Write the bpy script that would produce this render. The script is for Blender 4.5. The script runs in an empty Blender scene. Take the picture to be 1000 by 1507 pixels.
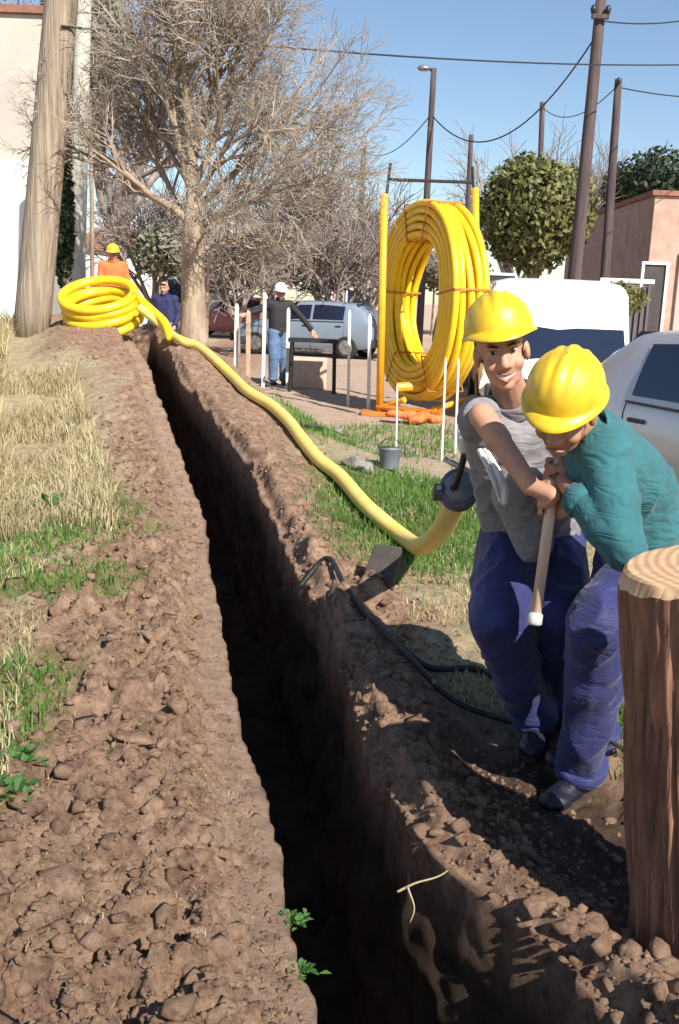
import bpy, math, random
import numpy as np
from mathutils import Vector, Matrix
random.seed(7); rng = np.random.default_rng(11)
S = bpy.context.scene
COL = S.collection
R = math.radians

# ------------------------------------------------------------------ camera, sky, sun, exposure
PITCH, ROLL, CZ, LENS = R(12.1), R(2.2), 1.5, 35.0
FWD = np.array([0, math.cos(PITCH), -math.sin(PITCH)])
_r0 = np.array([1.0, 0, 0]); _u0 = np.array([0, math.sin(PITCH), math.cos(PITCH)])
UP = _u0*math.cos(ROLL) - _r0*math.sin(ROLL)
RIGHT = _r0*math.cos(ROLL) + _u0*math.sin(ROLL)
CAM = np.array([0, 0, CZ])
cd = bpy.data.cameras.new('camera'); cam = bpy.data.objects.new('camera', cd); COL.objects.link(cam)
cd.sensor_fit = 'HORIZONTAL'; cd.sensor_width = 24; cd.lens = LENS; cd.clip_end = 2000; cd.clip_start = .05
M = Matrix.Identity(4)
for i in range(3):
    M[i][0], M[i][1], M[i][2], M[i][3] = RIGHT[i], UP[i], -FWD[i], CAM[i]
cam.matrix_world = M
S.camera = cam
SUN_EL = R(40); SUN_AZ = math.atan2(.53, -.85)          # azimuth clockwise from +Y
SUNV = Vector((math.sin(SUN_AZ)*math.cos(SUN_EL), math.cos(SUN_AZ)*math.cos(SUN_EL), math.sin(SUN_EL)))
W = bpy.data.worlds.new('World'); S.world = W; W.use_nodes = True
nt = W.node_tree; nt.nodes.clear()
sky = nt.nodes.new('ShaderNodeTexSky'); sky.sky_type = 'NISHITA'; sky.sun_disc = False
sky.sun_elevation = SUN_EL; sky.sun_rotation = SUN_AZ; sky.air_density = 1.0; sky.dust_density = .25; sky.ozone_density = 2.4
bg = nt.nodes.new('ShaderNodeBackground'); bg.inputs[1].default_value = .085
wo = nt.nodes.new('ShaderNodeOutputWorld')
nt.links.new(sky.outputs[0], bg.inputs[0]); nt.links.new(bg.outputs[0], wo.inputs[0])
sl = bpy.data.lights.new('sun', 'SUN'); sl.energy = 5.0; sl.angle = R(.5); sl.color = (1, .93, .82)
so = bpy.data.objects.new('sun', sl); COL.objects.link(so)
so.rotation_euler = SUNV.to_track_quat('Z', 'Y').to_euler(); so.location = (6, -5, 9)
S.view_settings.view_transform = 'Standard'; S.view_settings.look = 'None'
S.view_settings.exposure = .72; S.view_settings.gamma = 1

# ------------------------------------------------------------------ maths helpers
F = 1000*LENS/24
def at(px, py, y):
    d = FWD + RIGHT*((px-500)/F) + UP*((753.5-py)/F)
    return Vector(CAM + d*(y/d[1]))
def sm(v, a, b):
    t = np.clip((np.asarray(v, float)-a)/(np.asarray(b, float)-a), 0, 1); return t*t*(3-2*t)
def xh(y): return .4-.355*(y-5.5)
def H(x, y):
    """broad shape of the ground: level, rising to a spoil bank along the trench"""
    w = 2.7-1.9*sm(y, 5, 10)
    return .97*sm(y, 3.5, 13)*(1-sm(x, xh(y)+.12, xh(y)+.12+w))*(1-sm(y, 15, 19))
def gp(px, py):
    d = FWD + RIGHT*((px-500)/F) + UP*((753.5-py)/F); t = .5
    while t < 500:
        p = CAM+d*t
        if p[2] < H(p[0], p[1]): break
        t *= 1.004
    return Vector(p)
def _h(ix, iy, iz, s):
    n = (ix.astype(np.int64)*374761393 + iy.astype(np.int64)*668265263 + iz.astype(np.int64)*2147483647 + s*974634751) & 0xffffffff
    n = ((n ^ (n >> 13))*1274126177) & 0xffffffff
    n = ((n ^ (n >> 16))*2246822519) & 0xffffffff
    return ((n ^ (n >> 15)) & 0xffffff)/float(0xffffff)
def vn(x, y, s=0):
    ix = np.floor(x); iy = np.floor(y); fx = x-ix; fy = y-iy
    fx = fx*fx*(3-2*fx); fy = fy*fy*(3-2*fy); z = np.zeros_like(ix)
    a = _h(ix, iy, z, s); b = _h(ix+1, iy, z, s); c = _h(ix, iy+1, z, s); d = _h(ix+1, iy+1, z, s)
    return (a*(1-fx)+b*fx)*(1-fy)+(c*(1-fx)+d*fx)*fy-.5
def fbm(x, y, s=0, o=4):
    v = 0; a = 1
    for k in range(o): v = v+a*vn(x, y, s+k); x = x*2.03+3.1; y = y*2.03+1.7; a *= .5
    return v
def vn3(p, s=0):
    i = np.floor(p); f = p-i; f = f*f*(3-2*f); v = 0
    for dx in (0, 1):
        for dy in (0, 1):
            for dz in (0, 1):
                w = (f[:, 0] if dx else 1-f[:, 0])*(f[:, 1] if dy else 1-f[:, 1])*(f[:, 2] if dz else 1-f[:, 2])
                v = v+w*_h(i[:, 0]+dx, i[:, 1]+dy, i[:, 2]+dz, s)
    return v-.5
def worley(x, y, s=0):
    ix = np.floor(x); iy = np.floor(y); best = np.full(x.shape, 9.0); z = np.zeros_like(ix)
    for dx in (-1, 0, 1):
        for dy in (-1, 0, 1):
            cx = ix+dx; cy = iy+dy
            px = cx+_h(cx, cy, z, s); py = cy+_h(cx, cy, z, s+9)
            best = np.minimum(best, (px-x)**2+(py-y)**2)
    return np.sqrt(best)

# ------------------------------------------------------------------ materials
def mat(name, col, rough=.7, var=.25, scale=6, bump=0, bscale=40, metal=0, spec=.5, col2=None, stretch=(1, 1, 1), coat=0, detail=6):
    m = bpy.data.materials.new(name); m.use_nodes = True; n = m.node_tree; b = n.nodes['Principled BSDF']
    b.inputs['Roughness'].default_value = rough; b.inputs['Metallic'].default_value = metal
    b.inputs['Specular IOR Level'].default_value = spec
    if coat: b.inputs['Coat Weight'].default_value = coat
    tc = n.nodes.new('ShaderNodeTexCoord'); mp = n.nodes.new('ShaderNodeMapping'); mp.inputs['Scale'].default_value = stretch
    n.links.new(tc.outputs['Object'], mp.inputs[0])
    nz = n.nodes.new('ShaderNodeTexNoise'); nz.inputs['Scale'].default_value = scale; nz.inputs['Detail'].default_value = detail; nz.inputs['Roughness'].default_value = .65
    n.links.new(mp.outputs[0], nz.inputs[0])
    rp = n.nodes.new('ShaderNodeValToRGB')
    c = np.array(col); c2 = np.array(col2) if col2 is not None else np.minimum(c*(1+var), 1)
    lo = c*(1-var) if col2 is None else c
    rp.color_ramp.elements[0].position = .32; rp.color_ramp.elements[1].position = .68
    rp.color_ramp.elements[0].color = (*lo, 1); rp.color_ramp.elements[1].color = (*c2, 1)
    n.links.new(nz.outputs[0], rp.inputs[0]); n.links.new(rp.outputs[0], b.inputs['Base Color'])
    if bump:
        n2 = n.nodes.new('ShaderNodeTexNoise'); n2.inputs['Scale'].default_value = bscale; n2.inputs['Detail'].default_value = 5
        n.links.new(mp.outputs[0], n2.inputs[0])
        bp = n.nodes.new('ShaderNodeBump'); bp.inputs['Strength'].default_value = bump; bp.inputs['Distance'].default_value = .02
        n.links.new(n2.outputs[0], bp.inputs['Height']); n.links.new(bp.outputs[0], b.inputs['Normal'])
    return m
def cloth(name, col, rough=.85, var=.22, fold=11):
    m = mat(name, col, rough, var, 7, .10, 260); n = m.node_tree
    bp = [q for q in n.nodes if q.type == 'BUMP'][0]; b = n.nodes['Principled BSDF']; tc = [q for q in n.nodes if q.type == 'TEX_COORD'][0]
    mp = n.nodes.new('ShaderNodeMapping'); mp.inputs['Rotation'].default_value = (.3, .35, .3); mp.inputs['Scale'].default_value = (.7, .7, 1.9); n.links.new(tc.outputs['Object'], mp.inputs[0])
    nz = n.nodes.new('ShaderNodeTexNoise'); nz.inputs['Scale'].default_value = fold; nz.inputs['Detail'].default_value = 2; nz.inputs['Distortion'].default_value = 1.2; n.links.new(mp.outputs[0], nz.inputs[0])
    cr = n.nodes.new('ShaderNodeValToRGB'); e = cr.color_ramp.elements; e[0].position = .28; e[0].color = (0, 0, 0, 1); e[1].position = .72; e[1].color = (0, 0, 0, 1); k = e.new(.5); k.color = (1, 1, 1, 1); cr.color_ramp.interpolation = 'EASE'
    n.links.new(nz.outputs[0], cr.inputs[0]); b2 = n.nodes.new('ShaderNodeBump'); b2.inputs['Strength'].default_value = .30; b2.inputs['Distance'].default_value = .014
    n.links.new(cr.outputs[0], b2.inputs['Height']); n.links.new(bp.outputs[0], b2.inputs['Normal']); n.links.new(b2.outputs[0], b.inputs['Normal'])
    b.inputs['Sheen Weight'].default_value = .12; return m
def leafmat(name, c1, c2, trans=.3):
    m = mat(name, c1, .6, col2=c2, scale=2.5); n = m.node_tree; b = n.nodes['Principled BSDF']
    tr = n.nodes.new('ShaderNodeBsdfTranslucent'); mx = n.nodes.new('ShaderNodeMixShader'); mx.inputs[0].default_value = trans
    rp = [q for q in n.nodes if q.type == 'VALTORGB'][0]
    n.links.new(rp.outputs[0], tr.inputs[0]); n.links.new(b.outputs[0], mx.inputs[1]); n.links.new(tr.outputs[0], mx.inputs[2])
    n.links.new(mx.outputs[0], n.nodes['Material Output'].inputs[0])
    return m
MT = {}
MT['clod'] = mat('soil_clods', (.17, .10, .072), .95, col2=(.46, .32, .24), scale=9, bump=.6, bscale=60)
MT['dry'] = leafmat('dry_grass', (.34, .27, .14), (.60, .52, .32), .25)
MT['green'] = leafmat('green_grass', (.055, .14, .02), (.17, .32, .06), .35)
MT['weed'] = leafmat('weed_leaves', (.03, .10, .02), (.10, .24, .05), .35)
MT['pipe'] = mat('yellow_pipe', (.85, .56, .02), .38, .10, 9, .08, 80)
MT['pipe_dusty'] = mat('dusty_yellow_pipe', (.80, .55, .07), .5, .12, 9, .1, 60, col2=(.80, .63, .25))
MT['orange'] = mat('orange_paint', (.80, .38, .02), .5, .15, 8)
MT['dark_orange'] = mat('rusty_orange_paint', (.48, .16, .02), .6, .25, 8)
MT['helmet'] = mat('yellow_helmet', (.52, .32, .03), .42, col2=(.90, .62, .012), scale=7, bump=.04, bscale=60, coat=.12, detail=10)
MT['white_helmet'] = mat('white_helmet', (.8, .8, .8), .35, .04, 20)
MT['skin'] = mat('skin', (.50, .26, .17), .55, .12, 22, .12, 160)
MT['skin_dark'] = mat('tanned_skin', (.36, .18, .11), .55, .12, 22, .12, 160)
MT['hair'] = mat('dark_hair', (.012, .009, .008), .6, .3, 60, .5, 150, stretch=(1, 1, .2))
MT['teal'] = cloth('teal_cloth', (.022, .125, .145))
MT['grey_cloth'] = cloth('grey_cloth', (.21, .20, .21), .9, .32)
MT['navy'] = cloth('navy_cloth', (.018, .023, .115), .7, .35)
MT['purple_cloth'] = mat('purple_grey_cloth', (.15, .13, .18), .9, .45, 16, .4, 60)
MT['white_cloth'] = mat('white_cloth', (.75, .73, .70), .9, .1, 10, .5, 60)
MT['boot'] = mat('black_leather', (.012, .013, .025), .38, .3, 20, .3, 90)
MT['black'] = mat('black_rubber', (.014, .014, .016), .55, .3, 20, .2, 60)
MT['sole'] = mat('rubber_sole', (.05, .035, .025), .9, .4, 30)
MT['eye'] = mat('eye_white', (.42, .39, .36), .2, .02)
MT['iris'] = mat('dark_iris', (.02, .012, .008), .15, .1)
MT['lip'] = mat('lips', (.36, .13, .10), .45, .1, 30)
MT['teeth'] = mat('teeth', (.60, .56, .50), .3, .04, 30)
MT['wood_handle'] = mat('pale_wood', (.52, .36, .26), .6, col2=(.68, .52, .40), scale=14, bump=.15, bscale=50, stretch=(1, 1, .1))
MT['steel'] = mat('worn_steel', (.42, .41, .40), .4, .25, 25, .1, 80, metal=.85)
MT['steel_bright'] = mat('bright_steel', (.72, .70, .68), .45, .15, 25, .1, 80, metal=.3)
MT['dark_steel'] = mat('dark_steel', (.05, .045, .045), .5, .3, 20, .1, 60, metal=.6)
MT['bark_red'] = mat('reddish_bark', (.085, .036, .023), .9, col2=(.34, .17, .105), scale=26, bump=.8, bscale=45, stretch=(1, 1, .06))
MT['pole'] = mat('weathered_pole', (.15, .115, .085), .9, col2=(.42, .34, .26), scale=24, bump=.9, bscale=60, stretch=(1, 1, .04))
MT['pole_dark'] = mat('dark_pole', (.045, .032, .038), .9, col2=(.12, .085, .08), scale=16, bump=.4, bscale=50, stretch=(1, 1, .06))
MT['concrete_pole'] = mat('pale_pole', (.40, .40, .34), .9, col2=(.56, .55, .48), scale=8, bump=.2, stretch=(1, 1, .2))
MT['bark_pale'] = mat('pale_bark', (.20, .145, .105), .9, col2=(.44, .34, .25), scale=10, bump=.6, bscale=40, stretch=(1, 1, .3))
MT['twig'] = mat('twigs', (.26, .21, .165), .9, col2=(.50, .43, .36), scale=4)
MT['twig_far'] = mat('far_twigs', (.22, .18, .16), .9, col2=(.34, .28, .25), scale=2)
MT['bush'] = leafmat('round_tree_leaves', (.045, .06, .012), (.24, .23, .075), .2)
MT['far_leaf'] = leafmat('far_leaves', (.11, .115, .075), (.26, .26, .19), .2)
MT['dark_leaf'] = leafmat('dark_leaves', (.018, .035, .014), (.05, .075, .03), .15)
MT['wire'] = mat('wire', (.02, .02, .022), .6, .1)
MT['white_paint'] = mat('white_car_paint', (.80, .80, .80), .3, .03, 3, coat=.5)
MT['silver'] = mat('silver_car_paint', (.52, .52, .57), .28, .04, 3, metal=.35, coat=.6)
MT['blue_grey'] = mat('blue_grey_paint', (.20, .25, .32), .3, .05, 3, coat=.5)
MT['red_paint'] = mat('faded_red_paint', (.45, .17, .16), .5, .1, 3, coat=.3)
MT['glass'] = mat('dark_glass', (.012, .018, .04), .06, .1, 2, spec=.8)
MT['tyre'] = mat('tyre', (.018, .018, .018), .85, .2, 20)
MT['rim'] = mat('wheel_rim', (.45, .45, .46), .35, .1, 5, metal=.8)
MT['lamp_red'] = mat('tail_lamp', (.45, .02, .02), .2, .1)
MT['lamp_clear'] = mat('lamp_glass', (.7, .7, .7), .1, .05)
MT['trim'] = mat('dark_trim', (.03, .03, .032), .6, .1)
MT['plaster_white'] = mat('white_plaster', (.74, .73, .74), .9, .06, 1.2, .15, 30)
MT['plaster_beige'] = mat('beige_plaster', (.46, .42, .37), .95, .12, 1.0, .2, 30)
MT['brick_wall'] = mat('pink_brickwork', (.38, .24, .18), .95, col2=(.52, .37, .30), scale=3, bump=.3, bscale=25)
MT['plaster_pink'] = mat('grey_pink_plaster', (.45, .37, .34), .95, .1, 1.5, .2, 30)
MT['roof'] = mat('roof_tiles', (.26, .12, .085), .9, .25, 4, .4, 20)
MT['door'] = mat('dark_door', (.05, .042, .04), .7, .3, 5)
MT['gate'] = mat('gate_paint', (.10, .085, .10), .7, .2, 5)
MT['cream'] = mat('cream_concrete', (.56, .43, .34), .95, .12, 6, .3, 40)
MT['stake_white'] = mat('white_stake', (.74, .70, .66), .8, .12, 12)
MT['stake_wood'] = mat('raw_stake', (.50, .36, .26), .85, .2, 12, stretch=(1, 1, .2))
MT['dark_wood'] = mat('dark_wet_wood', (.055, .045, .042), .9, .3, 14, .5, 40, stretch=(1, 1, .2))
MT['stone'] = mat('grey_stone', (.22, .20, .19), .9, .3, 8, .5, 40)
MT['bucket'] = mat('grey_bucket', (.17, .19, .23), .55, .15, 8)
MT['jeans'] = mat('blue_jeans', (.10, .17, .30), .9, .25, 10)
MT['jacket_dark'] = mat('black_jacket', (.018, .018, .022), .8, .25, 10)
MT['jacket_navy'] = mat('navy_jacket', (.02, .025, .09), .8, .25, 10)
MT['jacket_teal'] = mat('turquoise_jacket', (.03, .27, .24), .8, .2, 10)
MT['vest_orange'] = mat('orange_vest', (.70, .17, .05), .8, .15, 10)
MT['cut'] = None

# fresh cut wood: rings round the object's own axis
m = bpy.data.materials.new('fresh_cut_wood'); m.use_nodes = True; n = m.node_tree; b = n.nodes['Principled BSDF']; b.inputs['Roughness'].default_value = .8
tc = n.nodes.new('ShaderNodeTexCoord'); wv = n.nodes.new('ShaderNodeTexWave'); wv.wave_type = 'RINGS'; wv.rings_direction = 'Z'
wv.inputs['Scale'].default_value = 13; wv.inputs['Distortion'].default_value = 1.2; wv.inputs['Detail'].default_value = 3
rp = n.nodes.new('ShaderNodeValToRGB'); rp.color_ramp.elements[0].color = (.42, .25, .13, 1); rp.color_ramp.elements[1].color = (.60, .40, .25, 1)
n.links.new(tc.outputs['Object'], wv.inputs[0]); n.links.new(wv.outputs[0], rp.inputs[0]); n.links.new(rp.outputs[0], b.inputs['Base Color'])
MT['cut'] = m

# ground: soil, dry grass and dust by vertex masks, broken up by noise
m = bpy.data.materials.new('ground_soil'); m.use_nodes = True; n = m.node_tree; b = n.nodes['Principled BSDF']
b.inputs['Roughness'].default_value = .95; b.inputs['Specular IOR Level'].default_value = .15
def node(t, **k):
    q = n.nodes.new(t)
    for a, v in k.items(): setattr(q, a, v)
    return q
tc = node('ShaderNodeTexCoord')
def noise(scale, detail=8, rough=.65):
    q = node('ShaderNodeTexNoise'); q.inputs['Scale'].default_value = scale; q.inputs['Detail'].default_value = detail; q.inputs['Roughness'].default_value = rough
    n.links.new(tc.outputs['Object'], q.inputs[0]); return q
def ramp(src, stops):
    q = node('ShaderNodeValToRGB'); e = q.color_ramp.elements
    while len(e) < len(stops): e.new(.5)
    for i, (p, c) in enumerate(stops): e[i].position = p; e[i].color = (*c, 1)
    n.links.new(src.outputs[0], q.inputs[0]); return q
def mixc(fac, a, c):
    q = node('ShaderNodeMix', data_type='RGBA'); n.links.new(fac, q.inputs[0]); n.links.new(a.outputs[2 if a.type == 'MIX' else 0], q.inputs[6]); n.links.new(c.outputs[2 if c.type == 'MIX' else 0], q.inputs[7]); return q
def attr(nm):
    return node('ShaderNodeAttribute', attribute_name=nm)
soil = ramp(noise(16, 12, .78), [(.30, (.065, .038, .026)), (.43, (.265, .165, .112)), (.56, (.44, .29, .20)), (.74, (.64, .47, .345))])
moist = ramp(noise(6), [(.3, (.030, .020, .015)), (.7, (.115, .078, .056))])  # damp earth, darkened further to paint in shade of trench and pit
dryg = ramp(noise(14), [(.25, (.27, .19, .12)), (.5, (.46, .38, .24)), (.75, (.62, .53, .38))])
dust = ramp(noise(5), [(.3, (.42, .31, .235)), (.7, (.60, .47, .38))])
lawn = ramp(noise(12), [(.3, (.10, .13, .035)), (.7, (.26, .30, .11))])
c = mixc(attr('dust').outputs['Fac'], soil, dust)
c = mixc(attr('dry').outputs['Fac'], c, dryg)
c = mixc(attr('lawn').outputs['Fac'], c, lawn)
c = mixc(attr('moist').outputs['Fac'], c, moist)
n.links.new(c.outputs[2], b.inputs['Base Color'])
nb = noise(70, 10, .8); bp = node('ShaderNodeBump'); bp.inputs['Strength'].default_value = .9; bp.inputs['Distance'].default_value = .03
n.links.new(nb.outputs[0], bp.inputs['Height']); n.links.new(bp.outputs[0], b.inputs['Normal'])
MT['ground'] = m; MT['clod'] = m

# ------------------------------------------------------------------ object helpers
def tag(o, label=None, cat=None, group=None, kind=None):
    if label: o['label'] = label
    if cat: o['category'] = cat
    if group: o['group'] = group
    if kind: o['kind'] = kind
    return o
def thing(name, label, cat, loc, group=None):
    o = bpy.data.objects.new(name, None); COL.objects.link(o); o.location = loc; o.empty_display_size = .1
    return tag(o, label, cat, group)
def link(name, me, m, parent=None, loc=None):
    o = bpy.data.objects.new(name, me); COL.objects.link(o)
    if m is not None and not me.materials: me.materials.append(m)
    if parent is not None: o.parent = parent
    elif loc is not None: o.location = loc
    return o
def base_of(parent, loc):
    v = Vector((0, 0, 0)) if loc is None else Vector(loc)
    p = parent
    while p is not None: v = v+p.location; p = p.parent
    return v
def npmesh(name, V, Fc, smooth=False):
    me = bpy.data.meshes.new(name); V = np.asarray(V, np.float32); Fc = np.asarray(Fc, np.int32); k = Fc.shape[1]
    me.vertices.add(len(V)); me.vertices.foreach_set('co', V.ravel())
    me.loops.add(Fc.size); me.loops.foreach_set('vertex_index', Fc.ravel())
    me.polygons.add(len(Fc)); me.polygons.foreach_set('loop_start', np.arange(len(Fc), dtype=np.int32)*k)
    me.update(calc_edges=True)
    if smooth: me.polygons.foreach_set('use_smooth', np.ones(len(Fc), bool))
    me.validate(); return me
class MB:
    """collects shapes given in world coordinates; build() makes ONE mesh object of them"""
    def __init__(s): s.v = []; s.f = []
    def add(s, vs, fs):
        k = len(s.v); s.v += [tuple(q) for q in vs]; s.f += [tuple(i+k for i in f) for f in fs]; return s
    def box(s, c, size, rot=None, taper=1.0):
        c = Vector(c); hx, hy, hz = [q/2 for q in size]; vs = []
        for z, t in ((-hz, 1), (hz, taper)):
            for x, y in ((-hx, -hy), (hx, -hy), (hx, hy), (-hx, hy)):
                q = Vector((x*t, y*t, z)); vs.append(c+(rot @ q if rot else q))
        return s.add(vs, [(3, 2, 1, 0), (4, 5, 6, 7), (0, 1, 5, 4), (1, 2, 6, 5), (2, 3, 7, 6), (3, 0, 4, 7)])
    def tube(s, pts, r, n=10, cap=True, closed=False):
        pts = [Vector(p) for p in pts]; N = len(pts); rr = r if hasattr(r, '__len__') else [r]*N
        up = None; vs = []
        for i, p in enumerate(pts):
            if closed: t = pts[(i+1) % N]-pts[i-1]
            else: t = pts[min(i+1, N-1)]-pts[max(i-1, 0)]
            t.normalize()
            if up is None: up = t.orthogonal().normalized()
            else:
                up = up-t*up.dot(t); up.normalize()
            w = t.cross(up)
            for k in range(n):
                a = 2*math.pi*k/n; vs.append(p+(up*math.cos(a)+w*math.sin(a))*rr[i])
        fs = []
        for i in range(N if closed else N-1):
            j = (i+1) % N
            for k in range(n): fs.append((i*n+k, i*n+(k+1) % n, j*n+(k+1) % n, j*n+k))
        if cap and not closed: fs += [tuple(range(n-1, -1, -1)), tuple((N-1)*n+k for k in range(n))]
        return s.add(vs, fs)
    def cap(s, a, b, ra, rb, n=14, m=5):
        """tapered limb with round ends"""
        a = Vector(a); b = Vector(b); d = (b-a); L = d.length; d = d/L if L > 1e-6 else Vector((0, 0, 1)); L = max(L, 1e-5)
        u = d.orthogonal().normalized(); w = d.cross(u); rings = []
        for i in range(m): q = math.pi/2*(1-i/m); rings.append((a-d*ra*math.sin(q), ra*math.cos(q)))
        rings.append((a, ra)); rings.append((b, rb))
        for i in range(1, m+1): q = math.pi/2*i/m; rings.append((b+d*rb*math.sin(q), rb*math.cos(q)))
        vs = [rings[0][0]]; rings2 = rings[1:-1]
        for p, r in rings2:
            for k in range(n): t = 2*math.pi*k/n; vs.append(p+(u*math.cos(t)+w*math.sin(t))*r)
        vs.append(rings[-1][0]); fs = []; nr = len(rings2); last = len(vs)-1
        for k in range(n): fs.append((0, 1+(k+1) % n, 1+k)); fs.append((last, 1+(nr-1)*n+k, 1+(nr-1)*n+(k+1) % n))
        for i in range(nr-1):
            for k in range(n): fs.append((1+i*n+k, 1+i*n+(k+1) % n, 1+(i+1)*n+(k+1) % n, 1+(i+1)*n+k))
        return s.add(vs, fs)
    def chain(s, pts, rr, n=14):
        for i in range(len(pts)-1): s.cap(pts[i], pts[i+1], rr[i], rr[i+1], n)
        return s
    def ell(s, c, rad, rot=None, n=20, m=12):
        c = Vector(c); vs = []; fs = []
        def P(x, y, z):
            q = Vector((x*rad[0], y*rad[1], z*rad[2])); return c+(rot @ q if rot else q)
        vs.append(P(0, 0, 1))
        for i in range(1, m):
            t = math.pi*i/m
            for k in range(n): a = 2*math.pi*k/n; vs.append(P(math.sin(t)*math.cos(a), math.sin(t)*math.sin(a), math.cos(t)))
        vs.append(P(0, 0, -1)); L = len(vs)-1
        for k in range(n): fs.append((0, 1+k, 1+(k+1) % n)); fs.append((L, 1+(m-2)*n+(k+1) % n, 1+(m-2)*n+k))
        for i in range(m-2):
            for k in range(n): fs.append((1+i*n+k, 1+(i+1)*n+k, 1+(i+1)*n+(k+1) % n, 1+i*n+(k+1) % n))
        return s.add(vs, fs)
    def grid(s, P, closed_u=False, flip=False):
        a = len(P); bq = len(P[0]); vs = [q for row in P for q in row]; fs = []
        for i in range(a-1):
            for k in range(bq if closed_u else bq-1):
                k2 = (k+1) % bq; f = (i*bq+k, i*bq+k2, (i+1)*bq+k2, (i+1)*bq+k); fs.append(f[::-1] if flip else f)
        return s.add(vs, fs)
    def mesh(s, name, off):
        me = bpy.data.meshes.new(name); me.from_pydata([(a-off[0], b-off[1], c-off[2]) for a, b, c in s.v], [], s.f); me.update(); return me
    def build(s, name, m, parent=None, loc=None, smooth=False, label=None, cat=None, group=None, kind=None, bevel=0):
        off = base_of(parent, loc if parent is None else None)
        me = s.mesh(name, off)
        if smooth: me.polygons.foreach_set('use_smooth', [True]*len(me.polygons))
        o = link(name, me, m, parent, loc if parent is None else None)
        if bevel:
            q = o.modifiers.new('bevel', 'BEVEL'); q.width = bevel; q.segments = 2; q.limit_method = 'ANGLE'
        return tag(o, label, cat, group, kind)
    def remesh(s, name, m, voxel, parent=None, loc=None, smooth=4, wrinkle=None, label=None, cat=None, group=None):
        """fuse the collected shapes into one continuous skin"""
        tmp = bpy.data.objects.new('tmp', s.mesh('tmp', (0, 0, 0))); COL.objects.link(tmp)
        q = tmp.modifiers.new('r', 'REMESH'); q.mode = 'VOXEL'; q.voxel_size = voxel
        if smooth: k = tmp.modifiers.new('s', 'SMOOTH'); k.iterations = smooth; k.factor = .5
        dg = bpy.context.evaluated_depsgraph_get(); me = bpy.data.meshes.new_from_object(tmp.evaluated_get(dg)); bpy.data.objects.remove(tmp)
        me.name = name; nv = len(me.vertices); co = np.empty(nv*3, np.float32); me.vertices.foreach_get('co', co); co = co.reshape(-1, 3)
        if wrinkle:
            nr = np.empty(nv*3, np.float32); me.vertices.foreach_get('normal', nr); co = co+nr.reshape(-1, 3)*wrinkle(co)[:, None]
        off = base_of(parent, loc if parent is None else None); co = co-np.array(off, np.float32)
        me.vertices.foreach_set('co', co.astype(np.float32).ravel()); me.polygons.foreach_set('use_smooth', np.ones(len(me.polygons), bool)); me.update()
        o = link(name, me, m, parent, loc if parent is None else None)
        return tag(o, label, cat, group)
def spline(pts, n=8):
    P = [Vector(p) for p in pts]; P = [P[0]*2-P[1]]+P+[P[-1]*2-P[-2]]; out = []
    for i in range(1, len(P)-2):
        for k in range(n):
            t = k/n; a, b_, c_, d = P[i-1], P[i], P[i+1], P[i+2]
            out.append(.5*((2*b_)+(c_-a)*t+(2*a-5*b_+4*c_-d)*t*t+(3*b_-a-3*c_+d)*t**3))
    out.append(P[-2]); return out
def wrinkles(amp, freq, stretch=(1, 1, 1), s=0):
    st = np.array(stretch)
    def f(co):
        p = co*freq*st; q = p+1.6*np.stack([vn3(p*.6+5, s+3), vn3(p*.6+9, s+4), vn3(p*.6+2, s+5)], 1)
        a = (1-np.abs(vn3(q, s)*2))**3; q2 = np.stack([q[:, 0]*.8+q[:, 2]*.6, q[:, 1], q[:, 2]*.8-q[:, 0]*.6], 1)*np.array([.8, .8, 2.6]); c_ = (1-np.abs(vn3(q2, s+8)*2))**3
        return (a*.8+c_*.75-.6)*amp
    return f

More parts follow.
